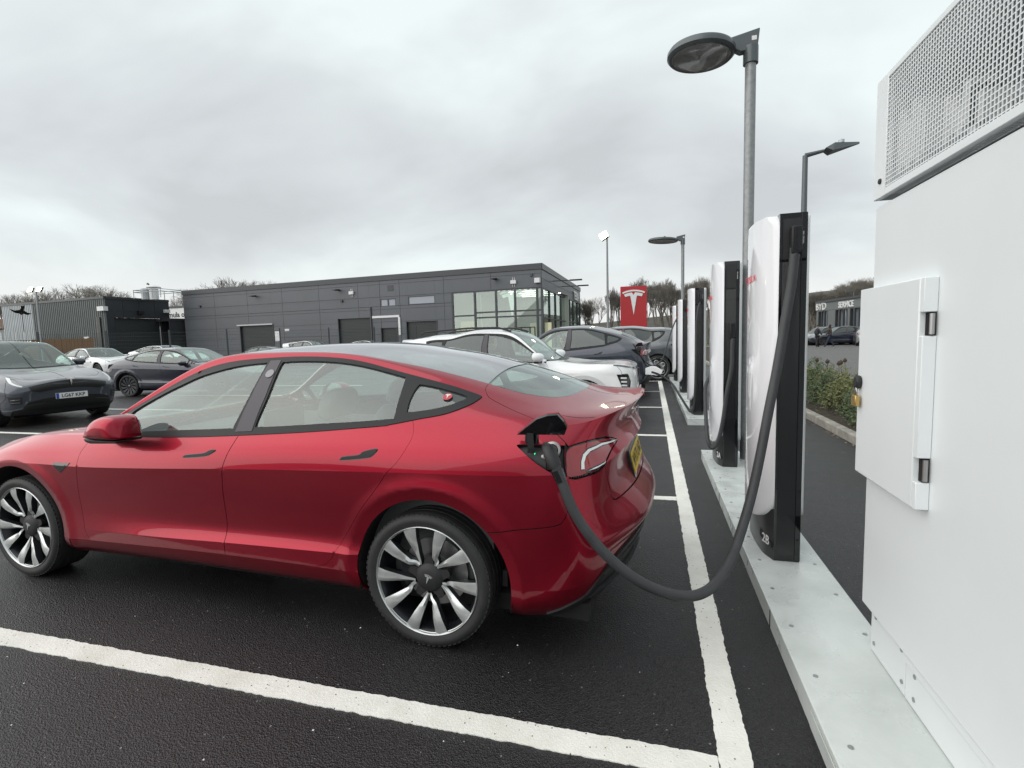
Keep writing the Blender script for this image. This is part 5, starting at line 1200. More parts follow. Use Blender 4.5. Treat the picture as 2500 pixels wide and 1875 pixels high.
# structure behind the cladding, in pieces round the openings
def backing(root, L_, opens, h, m=M['clad2']):
    U = sorted(set([0, L_]+[o[0] for o in opens]+[o[1] for o in opens]))
    for a, b_ in zip(U, U[1:]):
        cu = (a+b_)/2; oo = sorted([(o[2], o[3]) for o in opens if o[0] < cu < o[1]]); z = 0
        for c, d in oo+[(h, h)]:
            if c-z > .02: MB().box(a, b_, -.2, -.002, z, c).build('wall', m, root)
            z = d
backing(dl_, F1.L, doors+wins+[glz], HB-.46)
for (a, b_, c, d) in doors:
    k = int((d-c)/.12); b = MB()
    for i in range(k): b.box(a+.02, b_-.02, -.16, -.13+.012*(i % 2), c+i*(d-c)/k, c+(i+1)*(d-c)/k-.012)
    b.build('roller_door', M['shutter'], dl_, kind='stuff', fix=False)
    MB().box(a, b_, -.22, -.17, c, d).build('door_backing', M['dark'], dl_)
    MB().box(a-.06, a-.005, .031, .07, c, d+.05).build('door_jamb', M['cladt'], dl_); MB().box(b_+.005, b_+.06, .031, .07, c, d+.05).build('door_jamb', M['cladt'], dl_)
MB().box(doors[0][0]-.3, doors[0][1]+.05, .031, .16, doors[0][3]+.02, doors[0][3]+.14).build('door_lintel', mat('pale_metal', (.5, .52, .52), rough=.4), dl_)
for i, (a, b_, c, d) in enumerate(wins):
    n = 2 if i == 0 else 1
    for k in range(n):
        x0_, x1_ = a+(b_-a)*k/n, a+(b_-a)*(k+1)/n
        w_ = MB(); w_.box(x0_, x1_, -.02, .02, c, c+.06); w_.box(x0_, x1_, -.02, .02, d-.06, d); w_.box(x0_, x0_+.06, -.02, .02, c+.061, d-.061); w_.box(x1_-.06, x1_, -.02, .02, c+.061, d-.061)
        wo = w_.build('window', M['cladt'], dl_); MB().box(x0_+.06, x1_-.06, -.03, -.02, c+.06, d-.06).build('pane', M['hglass'], wo)
# white pipe run, lamps, boxes on the facade
pa = F1.uz(*Z2(1858, 690)); pb = F1.uz(*Z2(2118, 682)); pc = F1.uz(*Z2(2125, 860))
b = MB(); b.box(pa[0], pb[0], .031, .12, pa[1]-.09, pa[1]+.09); b.box(pb[0]-.11, pb[0]+.07, .032, .121, max(0, pc[1]), pa[1]-.091); b.build('white_duct', M['platew'], dl_)
qa = F1.uz(*Z2(1838, 590)); MB().box(qa[0]-.05, qa[0]+.05, .031, .13, .1, qa[1]).build('downpipe', M['cladt'], dl_)
def wall_light(wall, root, u, z, l=.75):
    o = MB().prism([(.0, 0), (l*.2, .10), (l, .02), (l*1.1, -.02), (l*.25, -.04)], -.14, .14, 'yz').build('wall_light', M['ink'], root); o.location = (u, .03, z)
for Zf, x, y in ((Z2, 735, 490), (Z2, 1535, 432), (Z3, 1035, 405)): wall_light(F1, dl_, *F1.uz(*Zf(x, y)))
for Zf, x, y in ((Z2, 1658, 455), (Z3, 1249, 436)):
    u_, z_ = F1.uz(*Zf(x, y)); b = MB(); b.box(u_-.22, u_+.22, .031, .2, z_-.13, z_+.13)
    for s_ in (-.07, .07): b.box(u_+s_-.015, u_+s_+.015, .05, .08, z_-.36, z_+.36)
    b.build('antenna_box', M['platew'], dl_)
u_, z_ = F1.uz(*Z2(2028, 408)); MB().box(u_-.28, u_+.28, .031, .06, z_-.24, z_+.24).build('vent_grille', M['cladt'], dl_)
for Zf, x, y in ((Z2, 197, 585), (Z2, 1562, 535), (Z3, 1462, 350)):
    u_, z_ = F1.uz(*Zf(x, y)); MB().box(u_-.1, u_+.1, .031, .16, z_-.1, z_+.1).build('sensor', M['cladt'], dl_)
u_, z_ = F1.uz(*Z2(1033, 812)); MB().box(u_-.25, u_+.25, .031, .05, z_-.1, z_+.1).build('sign_plate', M['platew'], dl_)
u_, z_ = F1.uz(*Z2(940, 872)); MB().box(u_-.25, u_+.25, .031, .05, z_-.45, z_+.45).build('notice', M['platew'], dl_)
# glazed front: mullions, transoms, panes
mu = [gu0]+[F1.uz(*Z3(x, 650))[0] for x in (780, 1035, 1262, 1528)]+[gu1]
zt1 = F1.uz(*Z3(1150, 795))[1]; zt2 = F1.uz(*Z3(1150, 850))[1]
for i, u_ in enumerate(mu): MB().box(u_-.07, u_+.07, -.14, .04, 0, gz1).build('mullion', M['cladt'], dl_)
for i, (a, b_) in enumerate(zip(mu, mu[1:])):
    rows = [0, zt1, gz1] if i == 0 else [0, zt2, zt1+.05, gz1]
    if i == 0: rows = [0, zt1-.15, gz1]
    for c, d in zip(rows, rows[1:]):
        MB().box(a+.071, b_-.071, -.065, -.045, c+.05, d-.05).build('pane', M['wglass'], dl_)
        MB().box(a+.071, b_-.071, -.13, .03, d-.06, d+.06).build('transom', M['cladt'], dl_)
for a, b_ in ((mu[2]-1.1, mu[2]), (mu[2]+.1, mu[2]+1.2), (mu[3]+.15, mu[3]+1.2), (mu[4]-1.35, mu[4]-.2)):
    w_ = MB(); w_.box(a, a+.07, -.03, .02, 0, 2.25); w_.box(b_-.07, b_, -.03, .02, 0, 2.25); w_.box(a+.071, b_-.071, -.03, .02, 2.18, 2.25); w_.build('glass_door', M['ink'], dl_)
for x in (800, 1512, 1550):
    u_ = F1.uz(*Z3(x, 700))[0]; o = MB().cyl((u_, -.6, 0), (u_, -.6, gz1), .16, n=16).build('white_column', M['platew'], dl_, smooth=40)
# inside: back wall, ceiling with downlights, floor, emblem on the wall
MB().box(gu0, gu1-.35, -11, -10.8, 0, gz1+.2).build('interior_wall', M['interior'], dl_); MB().box(gu0-.1, gu0, -10.8, -.2, 0, gz1+.2).build('interior_wall', M['interior'], dl_)
MB().box(gu0, gu1-.35, -10.8, -.2, gz1+.15, gz1+.2).build('ceiling', M['ceil'], dl_); MB().box(gu0, gu1, -10.8, -.2, -.01, .02).build('showroom_floor', M['intf'], dl_)
lm_ = MB().cyl((0, 0, 0), (0, 0, -.012), .25, n=16).mesh('downlight', M['lit'])
for i in range(8):
    for j in range(5):
        u_ = gu0+3.2+i*(gu1-gu0-4)/7.5+(.5 if j % 2 else 0)
        if u_ < gu1-.4: link('downlight', lm_, dl_, loc=(u_, -2.0-j*1.8, gz1+.1495))
uu = F1.uz(*Z3(1150, 640))
emblem('wall_emblem', 2.1, mat('pale_emblem', (.55, .62, .6), rough=.4, emit=((.8, .95, .9), .5)), dl_, frame((uu[0]-.6, -3.2, uu[1]-.05), (1, 0, 0), (0, 0, 1)), .08)
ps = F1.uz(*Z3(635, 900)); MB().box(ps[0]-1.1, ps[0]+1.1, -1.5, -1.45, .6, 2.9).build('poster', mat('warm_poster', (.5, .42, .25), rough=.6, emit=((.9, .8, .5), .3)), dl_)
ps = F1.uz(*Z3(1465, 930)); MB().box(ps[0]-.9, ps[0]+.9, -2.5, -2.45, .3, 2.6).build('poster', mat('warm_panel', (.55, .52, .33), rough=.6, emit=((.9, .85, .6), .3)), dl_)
# side of the building
sd = bpy.data.objects.new('side_wing', None); col.objects.link(sd); sd.parent = dl_; sd.matrix_local = F1.m.inverted()@F2.m
gz2 = F2.uz(*Z3(1590, 515))[1]; gz2 = gz1
clad(F2, sd, .0, F2.L, [gz2, gz2+1.0, gz2+2.0, HB-.45] if gz2+2 < HB-.5 else [gz2, (gz2+HB-.45)/2, HB-.45], [F2.L*i/4 for i in (1, 2, 3)], [], M['clad'])
MB().box(-.05, F2.L+.1, -.4, .10, HB-.44, HB+.001).build('parapet', M['cladt'], sd); MB().box(0, F2.L, -.2, -.002, gz2+.001, HB-.46).build('wall', M['clad2'], sd)
nm = 8; us2 = [F2.uz(*Z3(x, 700))[0] for x in (1597, 1678, 1750, 1815, 1872, 1920, 1960, 2008)]+[F2.L]
for u_ in us2: MB().box(u_-.06, u_+.06, -.12, .05, 0, gz2).build('mullion', M['cladt'], sd)
for i, (a, b_) in enumerate(zip(us2, us2[1:])):
    for c, d in ((0, 2.9), (2.9, gz2)):
        MB().box(a+.061, b_-.061, -.06, -.04, c+.04, d-.04).build('pane', M['wglass'], sd)
        if i < 2 and c == 0: MB().box(a+.061, b_-.061, -.20, -.18, c+.04, d-.04).build('red_banner', mat('red_banner_panel', (.35, .03, .04), rough=.5), sd)
        MB().box(a+.061, b_-.061, -.11, .04, d-.05, d+.05).build('transom', M['cladt'], sd)
MB().box(11, F2.L, -6, -5.9, 0, gz2).build('interior_wall', M['interior'], sd)
me = text_mesh('TESLA', 1.25, .06, .01, 1.05); me.materials.append(M['platew']); uu = F2.uz(*Z3(1985, 575))
o = link('sign_letters', me, sd); o.matrix_local = frame((uu[0]-.2, .10, min(uu[1], HB-1.3)), (1, 0, 0), (0, 0, 1))
for x, y in ((1740, 425), (1850, 490)):
    u_, z_ = F2.uz(*Z3(x-30, y)); b = MB(); b.box(u_-.03, u_+.03, .03, 1.6, z_-.03, z_+.03); b.box(u_-.15, u_+.15, 1.5, 2.5, z_-.05, z_+.05); b.build('bracket_light', M['ink'], sd)
b = MB(); b.box(-.35, .05, .04, .4, 5.6, 5.95); ccam = b.build('corner_camera', M['platew'], dl_)
ccam.location = (F1.L-.1, 0, F1.uz(*Z3(1577, 420))[1]-5.75)
for nm_, xx in (('roof_slab', 0),): c_ = F1.m.inverted()@F2.p1; MB().add([(0, -.3, HB-.6), (F1.L-.3, -.3, HB-.6), (c_.x-.3, c_.y, HB-.6), (0, c_.y, HB-.6)], [(0, 1, 2, 3)]).build(nm_, M['cladt'], dl_, fix=False)
# black annexe
A1 = Wall(atz(*Z1(1635, 700), 4.3), atz(*Z2(525, 712), 4.3)); A1h = 4.3
an = A1.root('black_annexe', 'low black annexe with a wide dark garage door left of the dealership', 'building')
ad0 = (A1.uz(*Z1(1660, 900))[0], A1.uz(*Z1(2040, 900))[0], 0, A1.uz(*Z1(1850, 848))[1])
clad(A1, an, 0, A1.L, [0, 1.4, 2.8, A1h-.25], [A1.L*i/4 for i in (1, 2, 3)], [ad0], M['clad2'])
backing(an, A1.L, [ad0], A1h-.26); MB().box(0, A1.L, -14, .08, A1h-.25, A1h).build('parapet', M['clad2'], an); MB().box(A1.L-.2, A1.L, -14, -.2, 0, A1h-.25).build('wall', M['clad2'], an)
b = MB(); [b.box(ad0[0], ad0[1], -.16, -.13+.012*(i % 2), i*ad0[3]/22, (i+1)*ad0[3]/22-.01) for i in range(22)]; b.build('roller_door', M['shutter'], an, kind='stuff', fix=False); MB().box(ad0[0], ad0[1], -.22, -.20, 0, ad0[3]).build('door_backing', M['dark'], an)
# grey shed: corrugated side, plain front with a big door
sc_ = atz(*Z1(1005, 487), 6.3); sl_ = atz(*Z1(20, 568), 6.3); sr_ = atz(*Z1(1622, 522), 6.3)
S1, S2 = Wall(sl_, sc_), Wall(sc_, sr_)
sh = S1.root('corrugated_shed', 'corrugated grey shed with a silver end bay, black front and rooftop vents', 'building')
M['corr'] = mat('grey_corrugated_steel', (.135, .150, .150), rough=.45, metal=.3, var=(.6, .12)); M['corrs'] = mat('silver_corrugated_steel', (.42, .45, .47), rough=.4, metal=.4, var=(.6, .12))
us_ = S1.uz(*Z1(330, 700))[0]
def corr(a, b_, z0, z1, m, name, p_=.28):
    n = int((b_-a)/p_); vs = []; fs = []
    for i in range(n+1):
        u_ = a+(b_-a)*i/n
        for du, y in ((0, 0), (p_*.2, .09), (p_*.5, .09), (p_*.7, 0)):
            if u_+du <= b_+.001: vs += [(u_+du, y, z0), (u_+du, y, z1)]
    k = len(vs)//2; fs = [(2*i, 2*i+2, 2*i+3, 2*i+1) for i in range(k-1)]
    MB().add(vs, fs).build(name, m, sh, fix=False)
corr(0, us_, 0, 6.1, M['corrs'], 'silver_cladding'); corr(us_, S1.L, 0, 6.1, M['corr'], 'corrugated_cladding')
MB().box(-.1, S1.L+.05, -.3, .14, 6.1, 6.3).build('eaves_trim', M['cladt'], sh)
u_, z_ = S1.uz(*Z1(965, 690)); MB().box(u_-.22, u_+.22, .1, .2, 0, z_).build('side_door', M['ink'], sh); u_, z_ = S1.uz(*Z1(850, 888)); MB().box(u_-.35, u_+.35, .1, .16, z_-.1, z_+.1).build('wall_plate', M['platew'], sh)
s2 = bpy.data.objects.new('shed_front', None); col.objects.link(s2); s2.parent = sh; s2.matrix_local = S1.m.inverted()@S2.m
sd0 = (S2.uz(*Z1(1115, 850))[0], S2.uz(*Z1(1565, 850))[0], 0, S2.uz(*Z1(1340, 698))[1])
clad(S2, s2, 0, S2.L, [0, 1.6, 3.3, 5.0, 6.05], [S2.L*i/4 for i in (1, 2, 3)], [sd0], M['clad2']); MB().box(0, S2.L, -.3, .09, 6.05, 6.29).build('parapet', M['clad2'], s2); backing(s2, S2.L, [sd0], 6.04)
b = MB(); [b.box(sd0[0], sd0[1], -.36, -.33+.014*(i % 2), i*sd0[3]/26, (i+1)*sd0[3]/26-.01) for i in range(26)]; b.build('roller_door', M['shutter'], s2, kind='stuff', fix=False); MB().box(sd0[0], sd0[1], -.42, -.40, 0, sd0[3]).build('door_backing', M['dark'], s2)
for x, y, m_k in ((1345, 645, 'ink'), (1597, 632, 'platew')):
    u_, z_ = S2.uz(*Z1(x, y)); MB().box(u_-.25, u_+.25, .05, .35, z_-.16, z_+.16).build('wall_lamp', M[m_k], s2)
u_, z_ = S1.uz(*Z1(1018, 608)); MB().box(S1.L-.4, S1.L+.5, .1, .5, z_-.2, z_+.2).build('flood_light', M['platew'], sh)
# roof vents on the shed
def up(px, py, w_): P = aty(px, py, w_); return P
vy = sc_.y+3.0
b = MB(); va = aty(*Z1(1405, 415), vy); vb = aty(*Z1(1405, 500), vy); b.cyl((va.x, vy, vb.z-.2), (va.x, vy, va.z), .42, n=18); b.build('roof_flue', M['corrs'], smooth=40, label='short silver flue inside the rail on the shed roof', cat='flue')
va = aty(*Z1(1478, 380), vy); vb = aty(*Z1(1478, 500), vy); b = MB(); b.cyl((va.x, vy, vb.z-.2), (va.x, vy, va.z-.25), .38, n=18); b.cyl((va.x, vy, va.z-.25), (va.x, vy, va.z-.18), .62, n=18); b.cyl((va.x, vy, va.z-.18), (va.x, vy, va.z), .62, .3, n=18); b.build('roof_cowl', M['platew'], smooth=40, label='white cowled flue with a bird perched on top', cat='flue')
bd = MB(); bd.tube([(va.x-.8+.0, vy, va.z+.10), (va.x-.72, vy, va.z+.20), (va.x-.62, vy, va.z+.14), (va.x-.45, vy, va.z+.02)], [.02, .07, .09, .02], 8); bd.build('bird', M['ink'], smooth=True, label='small dark bird perched on the white roof cowl', cat='bird')
rr_ = thing('roof_rail', (0, 0, 0), 'light tubular safety rail around the two flues on the shed roof', 'rail')
ra_ = aty(*Z1(1285, 430), vy-1); rb_ = aty(*Z1(1545, 430), vy-1); rz = aty(*Z1(1400, 500), vy-1).z
for z_ in (rz+.55, ra_.z): MB().tube([(ra_.x, vy-1, z_), (rb_.x, vy-1, z_), (rb_.x, vy+1.2, z_), (ra_.x, vy+1.2, z_), (ra_.x, vy-1, z_)], .035, 6).build('rail_bar', M['corrs'], rr_)
for xx in (ra_.x, ra_.x+.35*(rb_.x-ra_.x), ra_.x+.7*(rb_.x-ra_.x), rb_.x):
    for yy in (vy-1, vy+1.2): MB().cyl((xx, yy, rz-.05), (xx, yy, ra_.z), .035, n=6).build('rail_post', M['corrs'], rr_)
# white fascia sign between the shed and the dealership
ss = aty(*Z1(1705, 660), 62); w_ = abs(aty(*Z1(1790, 660), 62).x-aty(*Z1(1620, 660), 62).x)
sg_ = thing('fascia_sign', ss, 'white fascia sign with dark letters showing between the two buildings', 'sign', YAW*0)
MB().box(-w_*1.6, w_*1.6, 0, .2, -.9, .9).build('sign_panel', M['platew'], sg_); MB().box(-w_*1.7, w_*1.7, -.1, .3, .95, 1.25).build('sign_cap', M['cladt'], sg_)
MB().box(-w_*1.6, w_*1.6, .3, 8, -6, .9).build('sign_wall', M['clad'], sg_)
text('sign_letters', 'formula one', 1.15, M['ink'], sg_, frame((-.2, -.02, -.1), (1, 0, 0), (0, 0, 1)), .01, .02)
# bird-scaring kite on its pole
ky = 34.; k0 = aty(*Z1(210, 640), ky); kz = aty(*Z1(240, 880), ky)
kt = thing('kite', (k0.x, ky, 0), 'black hawk-shaped bird-scaring kite flying on a thin pole', 'kite')
P_ = [(95, 610), (140, 625), (195, 618), (205, 600), (200, 575), (215, 585), (235, 575), (232, 605), (225, 622), (260, 645), (305, 653), (265, 668), (225, 655), (208, 668), (190, 655), (150, 648), (120, 632)]
pts = [(aty(*Z1(a, c), ky).x-k0.x, aty(*Z1(a, c), ky).z) for a, c in P_]
b = MB(); b.prism(pts, -.03, .03, 'xz'); me = b.mesh('kite_wings', mat('kite_cloth', (.006, .006, .006), rough=1, spec=.05)); link('kite_wings', me, kt); MB().cyl((.0, 0, -.1), (.0, 0, k0.z), .035, n=6).build('pole', M['cladt'], kt)
# tiled white house edge at the far left
hx = aty(*Z1(0, 750), 60)
hh = thing('far_house', (hx.x-6, 60, 0), 'pale rendered building with terracotta steps at the far left edge', 'house')
MB().box(-7, 5.9, 0, 8, 0, 5.2).build('wall', mat('white_render', (.55, .56, .55), rough=.8, var=(.6, .1)), hh)
for k in range(5): MB().box(-7, 6.0, -.5+.9*k, .3+.9*k, 5.2+.45*k, 5.5+.45*k).build('roof_course', mat('clay_roof', (.22, .15, .12), rough=.8) if k == 0 else bpy.data.materials['clay_roof'], hh)
# ------------------------------------------------------------------ fences
M['wood'] = mat('weathered_fence_boards', (.16, .095, .05), rough=.85, var=(3, .35)); M['fpost'] = mat('green_grey_post', (.055, .062, .065), rough=.5)
wf0 = atz(*Z1(230, 985), 0.9); wf1 = atz(*Z1(1050, 960), 0.9)
wf0 = aty(*Z1(-60, 905), 33); wf1 = aty(*Z1(1048, 900), 36)
WF = Wall(wf0, wf1); wo = WF.root('board_fence', 'brown weathered board fence below the corrugated shed', 'fence'); topz = (wf0.z+wf1.z)/2
fr = random.Random(5); me_ = [MB().box(0, .142, 0, .022, 0, 1.0).mesh('fence_board', M['wood'])]
n = int(WF.L/.15)
for i in range(min(n, 290)): o = link('fence_board', me_[0], wo, loc=(i*WF.L/min(n, 290), fr.uniform(-.012, .012), -.1)); o.scale = (WF.L/min(n, 290)/.15, 1, topz+.1+fr.uniform(-.03, .03))
MB().box(0, WF.L, -.06, -.01, topz-.5, topz-.4).build('fence_rail', M['wood'], wo)
pf = WF.root('palisade_fence', 'grey steel palisade along the wall at far left, in front of the silver bay', 'fence')
ms_ = MB().prism([(-.035, 0), (-.035, 1.0), (0, 1.06), (.035, 1.0), (.035, 0)], -.01, .01, 'xz').mesh('pale', M['corrs'])
pu = WF.uz(*Z1(330, 880))[0]; i = 0
while i*.26 < pu and i < 120: o = link('pale', ms_, pf, loc=(i*.26, .3, topz-.3)); i += 1
MB().box(0, pu, .27, .29, topz+.0, topz+.06).build('palisade_rail', M['corrs'], pf)
# welded mesh fence with posts
MF = Wall(aty(*Z1(380, 1000), 19.5), aty(*Z3(80, 990), 33.0)); mf = MF.root('mesh_fence', 'dark welded-mesh fence with square posts running in front of the buildings', 'fence')
fh = 2.35; npan = int(MF.L/2.75)
for i in range(npan+1): MB().box(-.04, .04, -.04, .04, 0, fh+.12).build('fence_post', M['fpost'], mf).location = (i*MF.L/npan, 0, 0)
for i in range(npan):
    a, b_ = i*MF.L/npan+.06, (i+1)*MF.L/npan-.06; b = MB(); nn_ = 34
    for k in range(nn_+1): u_ = a+(b_-a)*k/nn_; b.box(u_-.0028, u_+.0028, -.003, .003, .05, fh)
    for k in range(12): z_ = .06+k*(fh-.08)/11; b.box(a, b_, .0035, .009, z_-.004, z_+.004)
    b.build('mesh_panel', M['fpost'], mf, kind='stuff', fix=False)
# ------------------------------------------------------------------ lamp posts and signs
M['galv'] = mat('galvanised_steel', (.26, .27, .275), rough=.45, metal=.6, var=(22, .18)); M['lampg'] = mat('lamp_housing', (.10, .115, .12), rough=.35, metal=.4); M['diff'] = mat('lamp_diffuser', (.20, .195, .185), rough=.15, coat=.6, var=(4, .25))
def disc_lamp(x, y, h, label, r=.325, s=1., rot=0.):
    g = thing('lamp_post', (x, y, 0), label, 'lamp post', rot, 'disc-headed lamp posts')
    MB().cyl((0, 0, 0), (0, 0, h-.06), .051, n=20).build('column', M['galv'], g, smooth=40)
    MB().cyl((0, 0, h-.14), (0, 0, h+.02), .07, n=20).build('collar', M['lampg'], g, smooth=40)
    b = MB(); b.prism([(.055, -.02), (.075, .17), (-.20, .12), (-.18, .02), (-.10, -.03)], -.045, .045, 'xz'); o = b.build('arm', M['lampg'], g, bevel=.01); o.location = (0, 0, h)
    c = (-.14-r, 0, h+.02); 
    o = MB().lathe([(.0, .075), (r*.6, .07), (r*.95, .05), (r, .025), (r, -.01), (r-.02, -.03), (r-.045, -.032)], 48, 'z').build('lamp_head', M['lampg'], g, smooth=40); o.location = c; o.rotation_euler = (0, R(3), 0)
    o = MB().lathe([(r-.044, -.031), (r-.08, -.022), (0, -.018)], 48, 'z').build('diffuser', M['diff'], g, smooth=40); o.location = c; o.rotation_euler = (0, R(3), 0)
    o = MB().box(.0, .045, -.047, -.0455, .06, .10).build('label_plate', M['platew'], g); o.location = (0.0, 0, h)
    MB().cyl((c[0]+.05, 0, h+.1), (c[0]+.05, 0, h+.16), .03, n=12).build('photocell', M['plastic'], g)
    return g
L1 = aty(1833, 120, 5.72); disc_lamp(L1.x, 5.72, L1.z, 'tall galvanised lamp post with large oval lamp head, nearest behind the chargers')
L2 = aty(1667, 586, 17.5); disc_lamp(L2.x, 17.5, L2.z, 'galvanised lamp post with a flat oval head, smaller one beyond the red sign', r=.47)
P4 = aty(1966, 380, 11.0)
g = thing('lamp_post', (P4.x, 11.0, 0), 'dark tapering lamp post with a slim angled arm above the tallest charger', 'lamp post')
MB().cyl((0, 0, 0), (0, 0, P4.z), .075, .045, n=12).build('column', M['lampg'], g, smooth=40)
E1 = aty(2012, 368, 11.0)-P4; E2 = aty(2098, 350, 11.0)-P4
MB().tube([(0, 0, P4.z), (E1.x, 0, P4.z+E1.z)], [.045, .03], 8).build('arm', M['lampg'], g)
b = MB(); x0_, z0_, x1_, z1_ = E1.x, P4.z+E1.z, E2.x, P4.z+E2.z; b.add([(x0_, -.12, z0_+.02), (x0_+.1, -.16, z0_-.05), (x1_, -.02, z1_-.005), (x1_, .02, z1_-.005), (x0_+.1, .16, z0_-.05), (x0_, .12, z0_+.02), (x0_+.15, -.10, z0_+.10), (x0_+.15, .10, z0_+.10), (x1_, 0, z1_+.03)], [(0, 1, 2, 8, 6), (5, 7, 8, 3, 4), (0, 6, 7, 5), (6, 8, 7), (1, 4, 3, 2), (0, 5, 4, 1), (2, 3, 8)]).build('lamp_head', M['lampg'], g)
MB().lathe([(.05, 0), (.05, .05), (.0, .07)], 12, 'z').build('photocell', M['corrs'], g).location = (x0_+.28, 0, z0_+.11)
M['flood'] = mat('lit_flood_lens', (1, 1, .8), emit=((1, .95, .55), 22.0))
def flood_post(x, y, h, label, heads, w_=.05):
    g = thing('flood_light_post', (x, y, 0), label, 'lamp post', 0, 'lit floodlight posts'); MB().cyl((0, 0, 0), (0, 0, h), w_*1.6, w_, n=10).build('column', M['galv'], g, smooth=40)
    for dx_, tilt in heads:
        o = MB().box(-.24, .24, -.10, .05, -.18, .24).build('flood_housing', M['lampg'], g, bevel=.02); o.location = (dx_, 0, h+.1); o.rotation_euler = (R(-25), tilt, 0)
        q = MB().box(-.22, .22, -.125, -.101, -.16, .22).build('flood_lens', M['flood'], g); q.location = (dx_, 0, h+.1); q.rotation_euler = (R(-25), tilt, 0)
    if len(heads) > 1: MB().box(heads[0][0]-.1, heads[-1][0]+.1, -.04, .04, h-.04, h+.02).build('crossarm', M['galv'], g)
P3 = aty(1482, 582, 30); flood_post(P3.x, 30, P3.z, 'slim pole with a single lit floodlight, left of the red sign', [(-.15, R(-30))])
P5 = aty(*Z1(348, 440), 31); flood_post(P5.x, 31, P5.z, 'pale pole carrying two bright lit floodlights at far left', [(-.55, 0), (.5, 0)], .07)
# the red sign
M['signred'] = mat('red_sign_panel', (.42, .022, .028), rough=.35, var=(.8, .06))
sy = 34.; Sa = aty(1514.4, 700.5, sy); Sb = aty(1579, 699, sy); Sc = aty(1514.4, 795, sy)
sgn = thing('pylon_sign', ((Sa.x+Sb.x)/2, sy, 0), 'tall red pylon sign with a white T emblem beyond the charging cars', 'sign', R(4)); wS = Sb.x-Sa.x
MB().box(-wS/2, wS/2, -.12, .12, .15, Sa.z).build('sign_panel', M['signred'], sgn, bevel=.02); MB().box(-wS*.4, wS*.4, -.1, .1, 0, .15).build('sign_base', M['cladt'], sgn)
emblem('sign_emblem', wS*.86, M['platew'], sgn, frame((0, -.125, Sa.z-.95), (1, 0, 0), (0, 0, 1)), .03)
# ------------------------------------------------------------------ bare trees
M['bark'] = mat('winter_bark', (.17, .155, .135), rough=.9, var=(3, .3)); M['bark2'] = mat('pale_winter_twigs', (.25, .23, .205), rough=.9, var=(3, .3))
def tree_mesh(seed, h=9., spread=.55, depth=7, up=.25, trunk=.16, th=.2):
    rg = random.Random(seed); b = MB(); trunk_b = MB()
    def grow(p, d, l, r, k):
        if k < 0: return
        steps = 2; q = p; dd = d; pts = [p]
        for i in range(steps):
            dd = (dd+Vector((rg.uniform(-.16, .16), rg.uniform(-.16, .16), rg.uniform(-.04, .12)))).normalized(); q = q+dd*(l/steps); pts.append(q)
        (trunk_b if k >= depth-0 else b).tube(pts, [r, r*.82, r*.68], 5 if k > depth-3 else 3, caps=False)
        nb = 3 if k > 2 else 4
        for i in range(nb):
            a = rg.uniform(0, 6.283); sp = spread*rg.uniform(.55, 1.25); x = dd.orthogonal().normalized(); y = dd.cross(x)
            nd_ = (dd+(x*math.cos(a)+y*math.sin(a))*sp+Vector((0, 0, up))).normalized()
            grow(pts[-1] if i else pts[1]*.3+pts[2]*.7, nd_, l*rg.uniform(.66, .86), max(r*.60, .0048), k-1)
    grow(Vector((0, 0, 0)), Vector((0, 0, 1)), h*th, trunk, depth)
    return trunk_b, b
TM = []
for i, kw in enumerate((dict(spread=.62, up=.18), dict(spread=.50, up=.30), dict(spread=.72, up=.12), dict(spread=.34, up=.55, th=.17))):
    tb, cb_ = tree_mesh(20+i, 9., depth=(6 if i in (0, 2) else 7), **kw); TM.append((tb.mesh('trunk', M['bark'], fix=False), cb_.mesh('crown', (M['bark2'] if i == 2 else M['bark']), fix=False)))
TH = [max(v.co.z for v in c.vertices) for _, c in TM]
tr = random.Random(3)
def tree(px, ytop, Y, kind, where, wide=1.0, group='bare winter trees on the skyline'):
    P = aty(px, ytop, Y); s_ = P.z/TH[kind]; g = thing('bare_tree', (P.x, Y, 0), where, 'tree', tr.uniform(0, 6.28), group); g.scale = (s_*wide, s_*wide, s_)
    link('trunk', TM[kind][0], g); link('crown', TM[kind][1], g); return g
tl = 'bare winter tree rising behind '
for i, (x, y, Y, k, w_) in enumerate(((8, 722, 75, 0, 1.2), (50, 716, 78, 2, 1.2), (100, 708, 80, 0, 1.1), (143, 700, 82, 2, 1.3), (195, 696, 76, 0, 1.2), (232, 693, 74, 2, 1.3), (268, 708, 80, 0, 1.1), (300, 716, 84, 2, 1.1))):
    tree(x, y, Y, k, tl+'the corrugated shed, %s' % ['at the frame edge', 'second from the frame edge', 'left of the floodlight pole', 'right of the floodlight pole', 'over the middle of the roof', 'the broadest of the row', 'near the roof corner', 'left of the roof vents'][i], w_)
for i, (x, y, Y, k, w_) in enumerate(((425, 722, 70, 2, .9), (438, 728, 74, 0, .9), (478, 700, 84, 2, 1.2), (598, 678, 90, 0, 1.5), (650, 683, 92, 2, 1.3))):
    tree(x, y, Y, k, ['bare winter tree in the gap beside the fascia sign', 'second bare tree in the gap beside the fascia sign', tl+'the left end of the dealership roof', 'broad bare tree topping the dealership roof', 'bare tree on the right flank of the broad one above the dealership'][i], w_)
